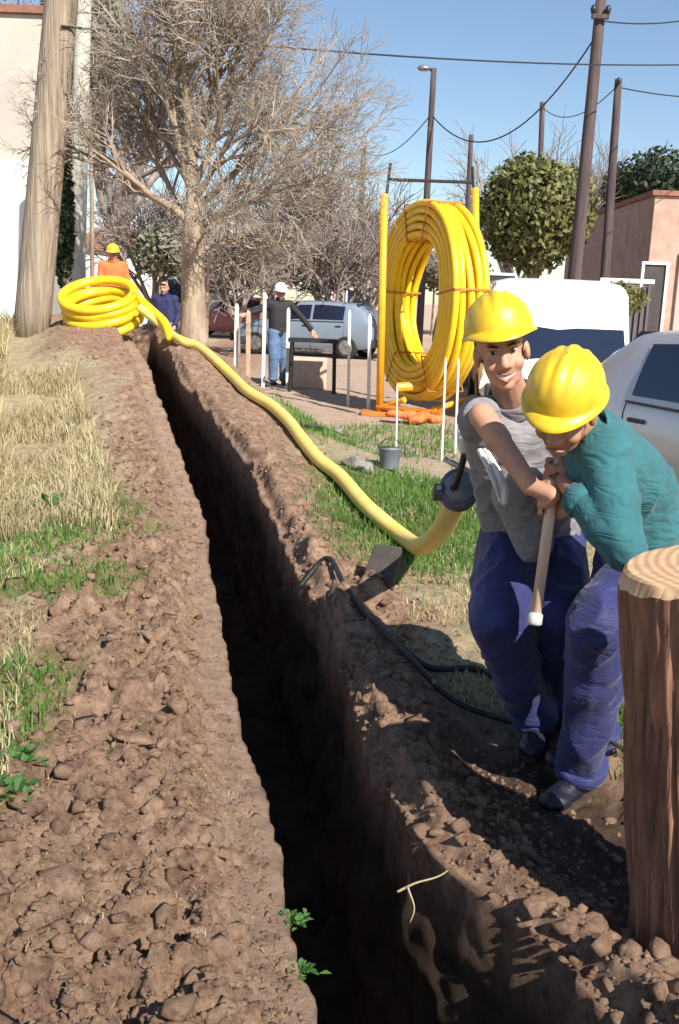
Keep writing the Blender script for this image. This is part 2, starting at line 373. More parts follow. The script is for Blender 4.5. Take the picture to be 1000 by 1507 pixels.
# ------------------------------------------------------------------ ground with the trench cut into it
TL = np.array([(-4, 1.15), (-1, .56), (1.0, .17), (1.83, -.01), (2.07, -.06), (2.6, -.16), (3.41, -.35), (4.5, -.56), (6.04, -.86), (8.71, -1.6), (10.5, -2.1), (12.5, -2.72), (14, -3.2)])
TR = np.array([(-4, 1.75), (-1, 1.25), (1.0, .86), (1.86, .67), (2.1, .58), (2.35, .43), (2.6, .27), (3.02, .16), (3.85, .05), (4.73, -.09), (5.52, -.28), (6.76, -.57), (8.11, -1.03), (9.56, -1.56), (12.5, -2.42), (14, -2.9)])
def xl(y): return np.interp(y, TL[:, 0], TL[:, 1])
def xr(y): return np.interp(y, TR[:, 0], TR[:, 1])
def depth(y): return 1.0*sm(12.6-y, 0, 1.2)
PIT = (.70, 2.75)
def relief(x, y):
    """small relief outside the trench"""
    dl = xl(y)-x; dr = x-xr(y)
    near = 1-sm(y, 14, 20)
    spoil = sm(dl, .10, .24)*(1-sm(dl, .75-.3*sm(y, 4.5, 6)+.35*sm(y, 9, 10.5), 1.5-.5*sm(y, 4.5, 6)+.3*sm(y, 9, 10.5)))   # loose spoil left of the trench
    berm = sm(dr, 0, .06)*(1-sm(dr, .16, .42+.12*sm(y, 3, 6)))
    lip = (1-sm(dl, .02, .2))*(dl > 0)
    far = 1-.6*sm(y, 4, 9)
    z = .045*fbm(x*1.3, y*1.3, 1, 3) + .012*fbm(x*9, y*9, 2, 3)
    wx = x+.06*fbm(x*7, y*7, 3, 3); wy = y+.06*fbm(x*7, y*7, 13, 3)
    pat = sm(fbm(x*1.9, y*1.9, 15, 3), -.28, .30)
    cl = np.maximum(0, .60-worley(wx*5.5, wy*5.5, 4))**1.2*.10*pat + np.maximum(0, .58-worley(wx*13, wy*13, 14))*.045 + np.maximum(0, .6-worley(wx*29, wy*29, 5))*.030
    rid = np.abs(fbm(wx*4, wy*4, 6, 4))
    z = z+spoil*near*(.115+.05*sm(y, 6, 11)+far*(cl*1.35-.08*pat*np.maximum(0, .14-rid)/.14+.05*np.abs(fbm(x*12, y*12, 7, 5))))
    z = z+berm*near*(.085+.06*fbm(x*4, y*4, 8, 3)+cl*.55)
    rough = sm(dr, .3, .6)*(1-sm(dr, 1.4, 2.2))*(1-sm(y, 4.2, 5.5))
    notch = sm(y, 3.5, 3.9)*(1-sm(y, 4.9, 5.6))*sm(dr, -.02, .05)*(1-sm(dr, .25, .45))
    z = z+notch*(.17*fbm(x*5.5, y*4, 61, 4)-.03)
    z = z+rough*(cl*.6+.05*fbm(x*5, y*5, 9, 3))
    d = np.sqrt(((x-PIT[0]+.30*(y-PIT[1]))/.40)**2+((y-PIT[1])/.80)**2)
    z = z-.09*(1-sm(d, .6, 1.12))
    return z*(1-.8*sm(y, 18, 40))
def G(x, y): return float(H(x, y)+relief(np.array([float(x)]), np.array([float(y)]))[0])
def Gv(x, y): return H(x, y)+relief(x, y)

ys = np.concatenate([np.linspace(-4, 1.15, 60), np.geomspace(1.18, 60, 780), np.geomspace(62, 900, 40)])
NL, NT, NR = 210, 110, 250
Yg = np.repeat(ys[:, None], NL+NT+NR, 1); sc_ = (.30+.235*np.clip(ys, 0, None))[:, None]
tl = (np.linspace(1, 0, NL+1)[:-1]); offL = -(tl*1.3+ (np.exp(tl*6.2)-1)/np.exp(6.2)*60*(tl > 0))
trr = (np.linspace(0, 1, NR+1)[1:]); offR = trr*1.3+(np.exp(trr*6.2)-1)/np.exp(6.2)*60
lx = xl(ys)[:, None]; rx = xr(ys)[:, None]; dep = depth(ys)[:, None]
yy = ys[:, None]
tt = np.linspace(0, 1, NT)[None, :]
# wall profile: down the left wall, over the floor, up the right wall
wl = np.clip(tt/.36, 0, 1); wr_ = np.clip((1-tt)/.40, 0, 1); fl = np.clip((tt-.36)/.24, 0, 1)
zz = -np.minimum(wl, wr_)
wid = rx-lx
X = np.empty_like(Yg); Z = np.empty_like(Yg)
X[:, :NL] = lx+offL[None, :]*sc_; X[:, NL+NT:] = rx+offR[None, :]*sc_
inner = np.where(tt < .36, .05*wl/1.0, np.where(tt > .6, 1-.16*(wr_**.8), .05+.79*fl))
X[:, NL:NL+NT] = lx+wid*inner
eL = .03*fbm(yy*5, yy*0+.3, 21, 5)+.016*vn(yy*19, yy*0, 22)+.010*vn(yy*47, yy*0, 26)
eR = .16*sm(yy, 3.5, 3.9)*(1-sm(yy, 4.9, 5.6))*fbm(yy*4.3, yy*0+.2, 27, 3)+(.10*fbm(yy*3.1, yy*0+.7, 23, 4)+.03*vn(yy*14, yy*0, 24))*(1-.5*sm(yy, 5, 9))
on = sm(dep, 0, .3)
kk = np.exp(-np.abs(np.arange(NL+NT+NR)-NL)/14.0)[None, :]; X += eL*kk*on
kk = np.exp(-np.abs(np.arange(NL+NT+NR)-(NL+NT))/16.0)[None, :]; X += eR*kk*on*.8
Z[:] = 0
side = np.concatenate([np.zeros((len(ys), NL)), np.ones((len(ys), NT)), np.zeros((len(ys), NR))], 1)
Zt = Gv(X, Yg)
edge = Zt.copy()
# inside the trench start from the rims
rimL = Zt[:, NL-1:NL]; rimR = Zt[:, NL+NT:NL+NT+1]
zin = (rimL*(1-tt)+rimR*tt)+zz*dep
wob = .075*fbm(Yg[:, NL:NL+NT]*4+3, zz*5*dep+X[:, NL:NL+NT]*2, 31, 4)+.03*np.abs(vn(Yg[:, NL:NL+NT]*17, zz*dep*17, 32))+.05*np.maximum(0, .55-worley(Yg[:, NL:NL+NT]*8+.6*vn(Yg[:, NL:NL+NT]*5, zz*5, 35), zz*dep*8, 34))
X[:, NL:NL+NT] += np.where(tt < .45, -.4, 1)*wob*np.clip(np.minimum(wl, wr_)*1.2, 0, 1)*on*np.where(tt > .45, 1.4, .5)
zin += .05*fbm(X[:, NL:NL+NT]*7, Yg[:, NL:NL+NT]*7, 33, 4)*np.clip(np.minimum(wl, wr_), 0, 1)
Z = Zt; Z[:, NL:NL+NT] = zin
nr_, nc_ = X.shape
V = np.stack([X, Yg, Z], 2).reshape(-1, 3)
idx = np.arange(nr_*nc_).reshape(nr_, nc_)
Fc = np.stack([idx[:-1, :-1], idx[:-1, 1:], idx[1:, 1:], idx[1:, :-1]], 2).reshape(-1, 4)
me = npmesh('ground', V, Fc, True)
x_, y_ = V[:, 0], V[:, 1]; dl = xl(y_)-x_; dr = x_-xr(y_); ins = side.ravel()
nb_ = fbm(x_*2.2, y_*2.2, 41, 4)
dry = sm(dl+.45*nb_+.38*sm(y_, 4.8, 6.2)-.55*sm(y_, 9.3, 10.3), .62, 1.0)*(ins < .5)
dry = np.maximum(dry, sm(dr+.4*nb_, .36, .6)*(1-sm(y_, 7.5, 11))*.95*sm(y_, 3.3, 4.0)*(ins < .5))
lawnm = np.zeros_like(x_)
def blob(cx, cy, rx_, ry_): return 1-sm(np.sqrt(((x_-cx)/rx_)**2+((y_-cy)/ry_)**2)+.9*nb_, .55, 1.05)
for q in ((.55, 6.2, .75, 1.1), (-1.9, 5.4, .8, .9), (-1.15, 3.1, .28, .5), (1.1, 4.0, .5, .9), (-.1, 9.0, .5, 1.2), (-1.3, 4.4, .5, .3)): lawnm = np.maximum(lawnm, blob(*q)*.8)
dustm = sm(dr, .55, 1.6)*sm(y_, 5.5, 9)*.9+.35*(1-sm(np.abs(dl-.06), .05, .15))
moist_shade_m = ins*np.clip(-(V[:, 2]-H(x_, y_)-.02)/.30, 0, 1)  # darker with depth: trench shade painted in along with the damp
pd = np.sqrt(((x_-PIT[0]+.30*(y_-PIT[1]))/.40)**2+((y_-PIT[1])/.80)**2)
moist_shade_m = np.maximum(moist_shade_m, (1-sm(pd+.4*nb_, .55, 1.05))*.85*(ins < .5))  # shadow between stump, feet and berm painted into the freshly dug earth
lawnm *= (ins < .5)
for nm, arr in (('dry', dry), ('lawn', lawnm), ('dust', np.clip(dustm*(ins < .5), 0, 1)), ('moist', moist_shade_m)):
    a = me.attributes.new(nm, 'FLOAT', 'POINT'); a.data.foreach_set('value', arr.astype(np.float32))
tag(link('ground', me, MT['ground']), kind='structure')

# ------------------------------------------------------------------ scattered soil clods
def ico(sub=1):
    import bmesh
    bm = bmesh.new(); bmesh.ops.create_icosphere(bm, subdivisions=sub, radius=1); v = np.array([q.co[:] for q in bm.verts]); f = np.array([[q.index for q in p.verts] for p in bm.faces]); bm.free(); return v, f
def lumps(pos, size, sub=1, seed=0):
    v0, f0 = ico(sub); N = len(pos); g = np.random.default_rng(seed)
    V = np.repeat(v0[None], N, 0); o3 = g.random((N, 1, 3))*500; V = V*(1+(1.5*vn3((V*1.6+o3).reshape(-1, 3), 3)+.5*vn3((V*3.1+o3).reshape(-1, 3), 4)).reshape(N, -1, 1))
    V *= (.65+.7*g.random((N, 1, 3))); a = g.random((N, 1))*6.28; c_, s_ = np.cos(a), np.sin(a)
    V = np.stack([V[..., 0]*c_-V[..., 1]*s_, V[..., 0]*s_+V[..., 1]*c_, V[..., 2]*.75], 2)*size[:, None, None]+pos[:, None, :]
    Fq = (f0[None]+np.arange(N)[:, None, None]*len(v0)).reshape(-1, 3)
    return V.reshape(-1, 3), Fq
def scatter(n, y0, y1, side_, d0, d1, seed, power=1.4):
    g = np.random.default_rng(seed); y = y0*(y1/y0)**(g.random(n)**power)
    d = d0+(d1-d0)*g.random(n)
    x = xl(y)-d if side_ < 0 else xr(y)+d
    return np.stack([x, y, Gv(x, y)], 1), g
parts_v, parts_f, k = [], [], 0
for (n_, y0, y1, sd, d0, d1, s0, s1, sub, seed) in ((1100, 1.5, 5, -1, .12, 1.0, .008, .036, 1, 1), (15000, 1.5, 7.5, -1, .03, 1.05, .0022, .011, 1, 2),
        (620, 1.6, 6, 1, .0, .35, .008, .038, 1, 3), (5000, 1.6, 8, 1, -.02, .6, .003, .014, 1, 4), (700, 1.7, 3.6, 1, .3, 1.3, .006, .022, 1, 5), (1200, 5, 12, -1, .02, 1.1, .008, .026, 1, 6), (700, 5, 11, 1, .02, .7, .008, .02, 1, 8)):
    p, g = scatter(n_, y0, y1, sd, d0, d1, seed); s = s0+(s1-s0)*g.random(n_)**2.6; p[:, 2] += s*.02
    v, f = lumps(p, s, sub, seed+50); parts_v.append(v); parts_f.append(f+k); k += len(v)
    # triangles only
me = npmesh('soil_clods', np.concatenate(parts_v), np.concatenate(parts_f))
tag(link('soil_clods', me, MT['clod']), kind='stuff', label='loose crumbs and clods of dry brown soil along the trench')
clod_spots = [((283, 918), .045, 'dark hollow clod near the trench lip, above the other clods on the left'), ((262, 1283), .04, 'largest round clod low on the left spoil, in the middle of the bank'),
              ((195, 1165), .05, 'long dark clod lying slantwise on the left spoil'), ((90, 1390), .05, 'dark clod at the bottom left by the grass'),
              ((345, 1290), .03, 'small dark clod near the left lip of the trench, low in the picture'), ((790, 1350), .035, 'dark clod on the right berm beside the stump shadow'),
              ((40, 1110), .035, 'clod at the left edge where grass meets soil')]
for (q, s, lb) in clod_spots:
    p = gp(*q); p.z = G(p.x, p.y)+s*.3
    v, f = lumps(np.array([[0, 0, 0.]]), np.array([s]), 3, int(q[0])); v = v*np.array([1.2, .9, .8])
    o = link('dirt_clod', npmesh('dirt_clod', v, f), MT['clod'], None, p); tag(o, lb, 'dirt clod', 'big clods on the spoil')

# ------------------------------------------------------------------ grass
def blades(n, px, py, h0, h1, w, seed, lean=.5, base=None):
    g = np.random.default_rng(seed); z = Gv(px, py); a = g.random(n)*6.28; h = h0+(h1-h0)*g.random(n)**1.5
    la = g.random(n)*6.28; le = lean*h*g.random(n)
    dx, dy = np.cos(a)*w*(.6+.8*g.random(n)), np.sin(a)*w*(.6+.8*g.random(n)); lx_, ly_ = np.cos(la)*le, np.sin(la)*le
    P = np.stack([px, py, z-.005], 1); D = np.stack([dx, dy, 0*dx], 1)
    mid = P+np.stack([lx_*.35, ly_*.35, h*.6], 1); tip = P+np.stack([lx_, ly_, h*(1-.25*lean)], 1)
    V = np.stack([P-D, P+D, mid-D*.7, mid+D*.7, tip], 1).reshape(-1, 3); k = np.arange(n)[:, None]*5
    Fq = np.concatenate([k+np.array([[0, 1, 3]]), k+np.array([[0, 3, 2]]), k+np.array([[2, 3, 4]])], 0)
    return V, Fq
def grass(name, label, m, specs, seed):
    VV, FF, k = [], [], 0
    for i, (n_, fn, h0, h1, w, lean) in enumerate(specs):
        g = np.random.default_rng(seed+i); px, py = fn(n_, g)
        v, f = blades(len(px), px, py, h0, h1, w, seed+100+i, lean); VV.append(v); FF.append(f+k); k += len(v)
    return tag(link(name, npmesh(name, np.concatenate(VV), np.concatenate(FF)), m), label, None, None, 'stuff')
def disc(cx, cy, rx_, ry_):
    def fn(n_, g):
        r = np.sqrt(g.random(n_))*(1+.3*g.standard_normal(n_)*.5); a = g.random(n_)*6.28; return cx+np.cos(a)*r*rx_, cy+np.sin(a)*r*ry_
    return fn
def leftbank(y0, y1, d0, d1, pw=1.0):
    def fn(n_, g):
        y = y0*(y1/y0)**g.random(n_); d = d0+(d1-d0)*g.random(n_)**pw; x = xl(y)-d-.25*np.clip(y-4, 0, 5)*.25
        k = fbm(x*2.2, y*2.2, 55, 3)+.1 > -.15*(d/d1)-.05
        return x[k], y[k]
    return fn
def rightside(y0, y1, d0, d1):
    def fn(n_, g):
        y = y0*(y1/y0)**g.random(n_); d = d0+(d1-d0)*g.random(n_); x = xr(y)+d; k = fbm(x*2.2, y*2.2, 57, 3) > -.05; return x[k], y[k]
    return fn
grass('dry_grass', 'pale dry grass on the bank left of the trench and by the workers', MT['dry'],
      [(30000, leftbank(2.0, 5.5, .75, 2.2), .02, .09, .0022, .9), (46000, leftbank(5.2, 9.6, .42, 2.8), .03, .20, .0036, .8), (30000, leftbank(6.5, 13, 1.1, 4.2), .10, .38, .005, .65),
       (3200, lambda n_, g: (lambda y: (xl(y)-.05-1.0*g.random(n_), y))(1.6*4.5**g.random(n_)), .006, .03, .0014, 2.4), (16000, rightside(3.5, 6.5, .4, 1.9), .015, .06, .0026, 1.0)], 300)
grass('green_grass', 'short green grass in patches beside the trench and the pipe', MT['green'],
      [(10500, disc(.62, 6.2, .75, 1.15), .02, .10, .0035, .7), (7000, disc(-1.95, 5.3, .75, .8), .03, .11, .003, .8), (3500, disc(-1.15, 3.0, .25, .45), .02, .08, .0025, .8),
       (4500, disc(1.15, 3.95, .42, .8), .03, .13, .003, .7), (2500, disc(-.1, 9.0, .45, 1.2), .03, .12, .004, .7), (2500, disc(-1.35, 4.4, .45, .25), .02, .06, .003, .8), (2500, disc(.9, 11, 1.2, 1.5), .03, .12, .006, .7)], 400)
# broad-leaved weeds: countable tufts
def weed(px, py, r, h, label, seed, name='weed_plant'):
    g = random.Random(seed); p = gp(px, py); p.z = G(p.x, p.y)-.01; mb = MB()
    for i in range(60):
        a = g.random()*6.28; e = .25+g.random()*1.1; L = r*(.5+.7*g.random()); d = Vector((math.cos(a)*math.cos(e), math.sin(a)*math.cos(e), math.sin(e)*h/r))
        w = Vector((-math.sin(a), math.cos(a), 0))*L*.22; o = p+Vector((g.gauss(0, r*.35), g.gauss(0, r*.35), 0))
        mb.add([o, o+d*L*.5-w, o+d*L*.55+w, o+d*L-Vector((0, 0, L*.25))], [(0, 2, 3, 1)])
    mb.build(name, MT['weed'], loc=p, label=label, cat='plant', group='green weeds by the trench')
weed(85, 765, .17, .17, 'biggest leafy green weed on the left bank', 1); weed(40, 800, .13, .10, 'green weed left of the big leafy weed', 2); weed(125, 790, .11, .10, 'small green weed right of the big leafy weed', 3)
weed(25, 1195, .07, .06, 'small green weed at the left edge beside the clods', 4); weed(15, 1260, .07, .06, 'lowest small green weed at the left edge', 5)
weed(885, 1010, .11, .12, 'green weed between the stump and the blue trousers', 6)

# roots and twigs sticking out of the trench edge
def root_twig(pts, r, m, label, name='root'):
    P = spline(pts, 6); mb = MB(); mb.tube(P, list(np.linspace(r, r*.4, len(P))), 6)
    mb.build(name, m, loc=P[0], smooth=True, label=label, cat='root')
root_twig([at(585, 1313, 2.42), at(612, 1300, 2.43), at(650, 1288, 2.45), at(680, 1262, 2.5)], .004, MT['dry'], 'pale root poking out of the right trench wall')
a = at(600, 1305, 2.42); root_twig([a, a+Vector((.02, -.02, -.05)), a+Vector((.01, -.03, -.09))], .003, MT['dry'], 'thin rootlet hanging under the pale root')
for (q, lb, sd) in (((445, 1360), 'upper green tuft on the left lip of the trench', 11), ((452, 1440), 'lower green tuft on the left lip of the trench', 12)):
    weed(q[0]-12, q[1], .035, .03, lb, sd, 'grass_tuft')

# ------------------------------------------------------------------ buildings
def house(name, label, x0, x1, y0, y1, z1, wallm, roofm, extra=None, roof_h=.0):
    t = thing(name, label, 'building', ((x0+x1)/2, (y0+y1)/2, 0))
    MB().box(((x0+x1)/2, (y0+y1)/2, z1/2-.2), (x1-x0, y1-y0, z1+.4)).build('wall', wallm, t, bevel=.02)
    mb = MB(); o = .2; xm = (x0+x1)/2
    if roof_h > 0:
        mb.add([(x0-o, y0-o, z1), (x1+o, y0-o, z1), (x1+o, y1+o, z1), (x0-o, y1+o, z1), (x0-o, (y0+y1)/2, z1+roof_h), (x1+o, (y0+y1)/2, z1+roof_h)], [(0, 1, 5, 4), (2, 3, 4, 5), (0, 4, 3), (1, 2, 5), (3, 2, 1, 0)])
    else: mb.box((xm, (y0+y1)/2, z1+.06), (x1-x0+.16, y1-y0+.16, .12))
    mb.build('roof', roofm, t)
    return t
def opening(t, name, c, w, h, m, fm, face='y', frame=.07, sill=True):
    """frame and pane set on a wall facing -y or +-x"""
    c = Vector(c); ax = Vector((1, 0, 0)) if face == 'y' else Vector((0, 1, 0)); nrm = Vector((0, -1, 0)) if face == 'y' else Vector((1, 0, 0)) if face == '+x' else Vector((-1, 0, 0))
    def bx(mb, cc, wa, hz, d):
        s = (wa, d, hz) if face == 'y' else (d, wa, hz); mb.box(cc, s)
    mb = MB()
    for sgn in (-1, 1): bx(mb, c+ax*sgn*(w/2)+nrm*.03, frame, h+frame, .1)
    bx(mb, c+Vector((0, 0, h/2))+nrm*.028, w-frame-.004, frame, .09)
    if sill: bx(mb, c-Vector((0, 0, h/2))+nrm*.05, w-frame-.004, frame, .14)
    f = mb.build(name, fm, t); mb = MB(); bx(mb, c+nrm*.012, w-frame, h-frame, .03); mb.build('pane' if 'window' in name else 'panel', m, f)
    return f
# white and beige house on the left
p0 = at(70, 300, 18.0)
t = house('plastered_house', 'beige and white plastered house at the left edge behind the thick pole', -16, p0.x, 18.0, 19.5, 6.0, MT['plaster_beige'], MT['roof'])
MB().box(((-16+p0.x)/2, 17.97, 1.7), (16+p0.x-.01, .10, 3.9)).build('dado', MT['plaster_white'], t)
opening(t, 'window', (p0.x-2.6, 17.9, 2.0), 1.2, 1.2, MT['glass'], MT['stake_wood'])
# brick house on the right
t = house('brick_house', 'pinkish brick house with a dark doorway at the right edge', 7.6, 20, 26, 36, 4.35, MT['brick_wall'], MT['roof'])
a = at(963, 402, 26); opening(t, 'door', (a.x, 25.98, 1.25), .62, 2.9, MT['door'], MT['plaster_white'], sill=False)
MB().box((a.x+4.2, 25.95, 1.5), (7.2, .1, 3.0)).build('plinth_wall', MT['plaster_pink'], t)
b0 = at(925, 400, 24.5)
t = thing('metal_gate', 'low dark barred gate with a pale top rail before the brick house', 'gate', (b0.x, 24.5, 0))
for i in range(9): MB().box((b0.x-.55+i*.1375, 24.5, 1.15), (.05, .03, 2.0)).build('bar', MT['gate'], t)
MB().box((b0.x, 24.5, 2.2), (1.3, .07, .1)).build('rail', MT['white_paint'], t)
MB().box((b0.x, 24.5, .7), (1.25, .05, .08)).build('rail', MT['gate'], t); MB().box((b0.x, 24.55, 1.2), (1.2, .02, 1.7)).build('panel', MT['gate'], t)
# small houses far down the street
t = house('far_house', 'pale low house far down the street behind the yellow coil', -1.0, 3.2, 44, 52, 2.9, MT['plaster_pink'], MT['roof'], roof_h=1.1)
opening(t, 'window', (.4, 43.98, 1.5), .9, .9, MT['glass'], MT['plaster_white']); opening(t, 'window', (1.9, 43.98, 1.5), .9, .9, MT['glass'], MT['plaster_white'])
t = house('far_house', 'grey white house far behind the bare tree', -11.5, -5.2, 42, 52, 3.1, MT['plaster_white'], MT['roof'], roof_h=1.2)
opening(t, 'window', (-9.5, 41.98, 1.6), 1, 1, MT['glass'], MT['plaster_beige']); opening(t, 'window', (-7, 41.98, 1.6), 1, 1, MT['glass'], MT['plaster_beige'])

# ------------------------------------------------------------------ poles and wires
def pole(name, label, p0, p1, r0, r1, m, group=None, zbase=None):
    """pole through two points, carried down to the ground"""
    d = (p1-p0).normalized(); g = G(p0.x, p0.y) if zbase is None else zbase
    b_ = p0+d*((g-.1-p0.z)/d.z); t = thing(name, label, 'utility pole', b_, group)
    n_ = 10; P = [b_.lerp(p1, i/n_) for i in range(n_+1)]
    MB().tube(P, list(np.linspace(r0, r1, n_+1)), 16).build('shaft', m, t, smooth=True)
    return t, d
def insulator(t, c):
    MB().tube([c-Vector((0, 0, .06)), c+Vector((0, 0, .02)), c+Vector((0, 0, .07)), c+Vector((0, 0, .10))], [.035, .06, .045, .02], 10).build('insulator', MT['dark_steel'], t, smooth=True)
def crossarm(t, c, w=.5):
    MB().box(c, (w, .08, .08)).build('crossarm', MT['pole_dark'], t, bevel=.01)
    for s in (-1, 1): insulator(t, c+Vector((s*w*.42, 0, .1)))
GP = 'utility poles along the street'
t, _ = pole('utility_pole', 'thick weathered wooden pole in front of the plastered house', at(48, 470, 12), at(96, -60, 12), .215, .18, MT['pole'], GP)
t, _ = pole('utility_pole', 'slim pale pole just right of the thick weathered pole', at(112, 430, 15), at(124, -40, 15), .13, .11, MT['concrete_pole'], GP)
tA, _ = pole('utility_pole', 'tallest dark leaning pole behind the white van', at(846, 410, 20), at(886, -8, 20), .15, .10, MT['pole_dark'], GP); crossarm(tA, at(884, 24, 19.85), .32)
tB, _ = pole('utility_pole', 'purplish dark pole before the brick house', at(890, 420, 26), at(911, 116, 26), .14, .09, MT['pole_dark'], GP); insulator(tB, at(911, 120, 25.85))
tC, _ = pole('street_lamp', 'thin pole with a small lamp above the yellow coil', at(628, 300, 26), at(639, 100, 26), .10, .07, MT['pole_dark'], GP)
c0 = at(638, 106, 26); c1 = at(624, 100, 25.9); MB().tube([c0, c0.lerp(c1, .5)+Vector((0, 0, .05)), c1], .03, 6).build('arm', MT['dark_steel'], tC)
MB().ell(c1, (.16, .12, .07)).build('lamp_head', MT['steel'], tC, smooth=True)
tD, _ = pole('utility_pole', 'thin far pole left of the yellow coil', at(530, 370, 40), at(536, 215, 40), .13, .10, MT['pole_dark'], GP)
tE, _ = pole('utility_pole', 'short far pole left of the round tree', at(690, 280, 42), at(694, 198, 42), .12, .09, MT['pole_dark'], GP)
tF, _ = pole('utility_pole', 'far pole rising behind the round tree', at(796, 235, 36), at(799, 150, 36), .11, .09, MT['pole_dark'], GP)
def wire(label, a, b_, sag, r=.012):
    P = [a.lerp(b_, i/24)-Vector((0, 0, sag*4*(i/24)*(1-i/24))) for i in range(25)]
    MB().tube(P, r, 5).build('power_line', MT['wire'], loc=a, smooth=True, label=label, cat='wire', group='overhead wires')
wire('long straight overhead wire crossing the whole sky', at(90, 38, 11.8), at(1200, 86, 24), .25, .013)
wire('deeply sagging wire between lamp pole and tallest pole', at(637, 170, 26), at(876, 55, 20), 1.15, .016)
wire('wire running right from the top of the tallest pole', at(884, 30, 20), at(1120, -8, 24), .25, .014)
wire('wire running right from the purplish pole', at(911, 128, 26), at(1150, 135, 30), .2, .016)
wire('wire from the purplish pole to the pole behind the round tree', at(910, 125, 26), at(799, 158, 36), .5, .014)
wire('wire from the thin far pole to the lamp pole', at(536, 222, 40), at(637, 165, 26), .5, .014)

# ------------------------------------------------------------------ trees
def branch(mb, tw, p, d, L, r, lvl, g, spec):
    n_ = 5 if lvl < 2 else 3; P = [p.copy()]; q = p.copy(); dd = d.copy()
    for i in range(n_):
        dd = (dd+Vector((g.gauss(0, 1), g.gauss(0, 1), g.gauss(0, 1)))*spec['wob']+Vector((0, 0, spec['up'][min(lvl, len(spec['up'])-1)]))).normalized()
        q = q+dd*L/n_; P.append(q.copy())
    tgt = mb if lvl < 2 else tw
    tgt.tube(P, list(np.linspace(r, max(r*.55, spec['rmin']), n_+1)), 8 if lvl < 1 else 6 if lvl < 2 else 4 if lvl < 3 else 3, cap=False)
    if lvl >= spec['levels']: return
    nk = spec['kids'][lvl]
    for k in range(nk):
        f = .35+.65*(k+.5)/nk if nk > 1 else 1
        i = min(int(f*n_), n_-1); base = P[i].lerp(P[i+1], f*n_-i)
        ax = dd.orthogonal().normalized(); ax.rotate(Matrix.Rotation(g.random()*6.28, 3, dd)); ang = g.uniform(*spec['ang'])
        nd = dd.copy(); nd.rotate(Matrix.Rotation(ang, 3, ax))
        branch(mb, tw, base, nd, L*g.uniform(*spec['len']), max(r*(.55 if k < nk-1 else .62)*(1-.2*f), spec['rmin']), lvl+1, g, spec)
def bare_tree(name, label, base, trunk, limbs, spec, seed, bark, twm, group=None):
    t = thing(name, label, 'tree', base, group); g = random.Random(seed); mb = MB(); tw = MB()
    P = [Vector(q[0]) for q in trunk]; rr = [q[1] for q in trunk]
    mb.tube(spline(P, 4), list(np.interp(np.linspace(0, 1, 4*(len(P)-1)+1), np.linspace(0, 1, len(P)), rr)), 14)
    for (p, d, L, r) in limbs: branch(mb, tw, Vector(p), Vector(d).normalized(), L, r, 0, g, spec)
    mb.build('trunk', bark, t, smooth=True)
    tw.build('crown', twm, t, smooth=True)
    return t
b_ = at(286, 520, 12.0); b_.z = G(b_.x, b_.y)-.1
f1 = at(284, 372, 12.0); f2 = at(285, 290, 12.0); f3 = at(282, 235, 12)
def dirpx(a, px, py, y): return (at(px, py, y)-a)
sp = dict(wob=.10, up=[.05, .06, .05, .02, -.03], rmin=.0028, levels=4, kids=[7, 6, 5, 5], ang=(.35, .95), len=(.46, .70))
limbs = []
for (px, py, y, r, st) in ((120, 180, 12.3, .05, .30), (190, 60, 11.6, .045, .6), (255, -40, 12.4, .05, 1), (300, -60, 11.7, .05, 1), (365, 20, 12.3, .045, .9), (440, 90, 11.7, .045, .7), (500, 150, 12.4, .042, .45), (430, 235, 11.4, .035, .15), (200, 200, 12.9, .04, .3), (400, 310, 12.6, .03, .0), (350, 160, 11.3, .04, .5), (470, 250, 12.8, .03, .25), (340, 330, 11.3, .022, .05), (230, 120, 12.8, .04, .7)):
    s0 = f1.lerp(f3, st); limbs.append((s0, dirpx(s0, px, py, y), (at(px, py, y)-s0).length*.80, r))
bare_tree('bare_tree', 'large bare tree with pale trunk and fan of thin twigs beside the trench', b_, [(b_, .185), (b_.lerp(f1, .5), .150), (f1, .135), (f2, .09), (f3, .065)], limbs, sp, 5, MT['bark_pale'], MT['twig'])
# bare trees far behind
sp2 = dict(wob=.12, up=[.08, .05, .03, 0], rmin=.012, levels=3, kids=[6, 6, 5], ang=(.35, .95), len=(.5, .75))
def far_bare(label, px, y, h, spread, seed, m=None):
    b_ = at(px, 440, y); b_.z = -.1; top = b_+Vector((0, 0, h*.32)); g = random.Random(seed); L = []
    for k in range(7):
        a = k/7*6.28+g.random(); d = Vector((math.cos(a)*spread, math.sin(a)*spread, h*.62)); L.append((b_.lerp(top, .7+.3*g.random()), d, h*.42, h*.014))
    bare_tree('bare_tree', label, b_, [(b_, h*.03), (top, h*.018)], L, sp2, seed, MT['twig_far'], MT['twig_far'], 'bare trees far behind')
far_bare('hazy bare tree right of the large bare tree', 470, 34, 6.2, 2.8, 3)
far_bare('bare tree behind the round tree, left one', 755, 48, 8.6, 4.2, 4)
far_bare('bare tree behind the round tree, right one', 880, 46, 8.4, 4.0, 6)
far_bare('bare tree behind the plastered house and slim pole', 175, 30, 10.5, 4.0, 8)
far_bare('hazy bare tree behind the far white helmeted man', 400, 38, 6.6, 3.0, 9)
for (lb, px, y, h, sp_, sd) in (('low pale bare bush behind the concrete block', 500, 27, 3.8, 1.7, 21), ('low bare bush left of the white helmeted man', 350, 25, 3.4, 1.6, 22), ('pale bare bush between the blue grey car and the coil', 545, 33, 4.8, 2.2, 23), ('bare bush behind the man in the navy jacket', 225, 27, 4.2, 1.8, 24)): far_bare(lb, px, y, h, sp_, sd)
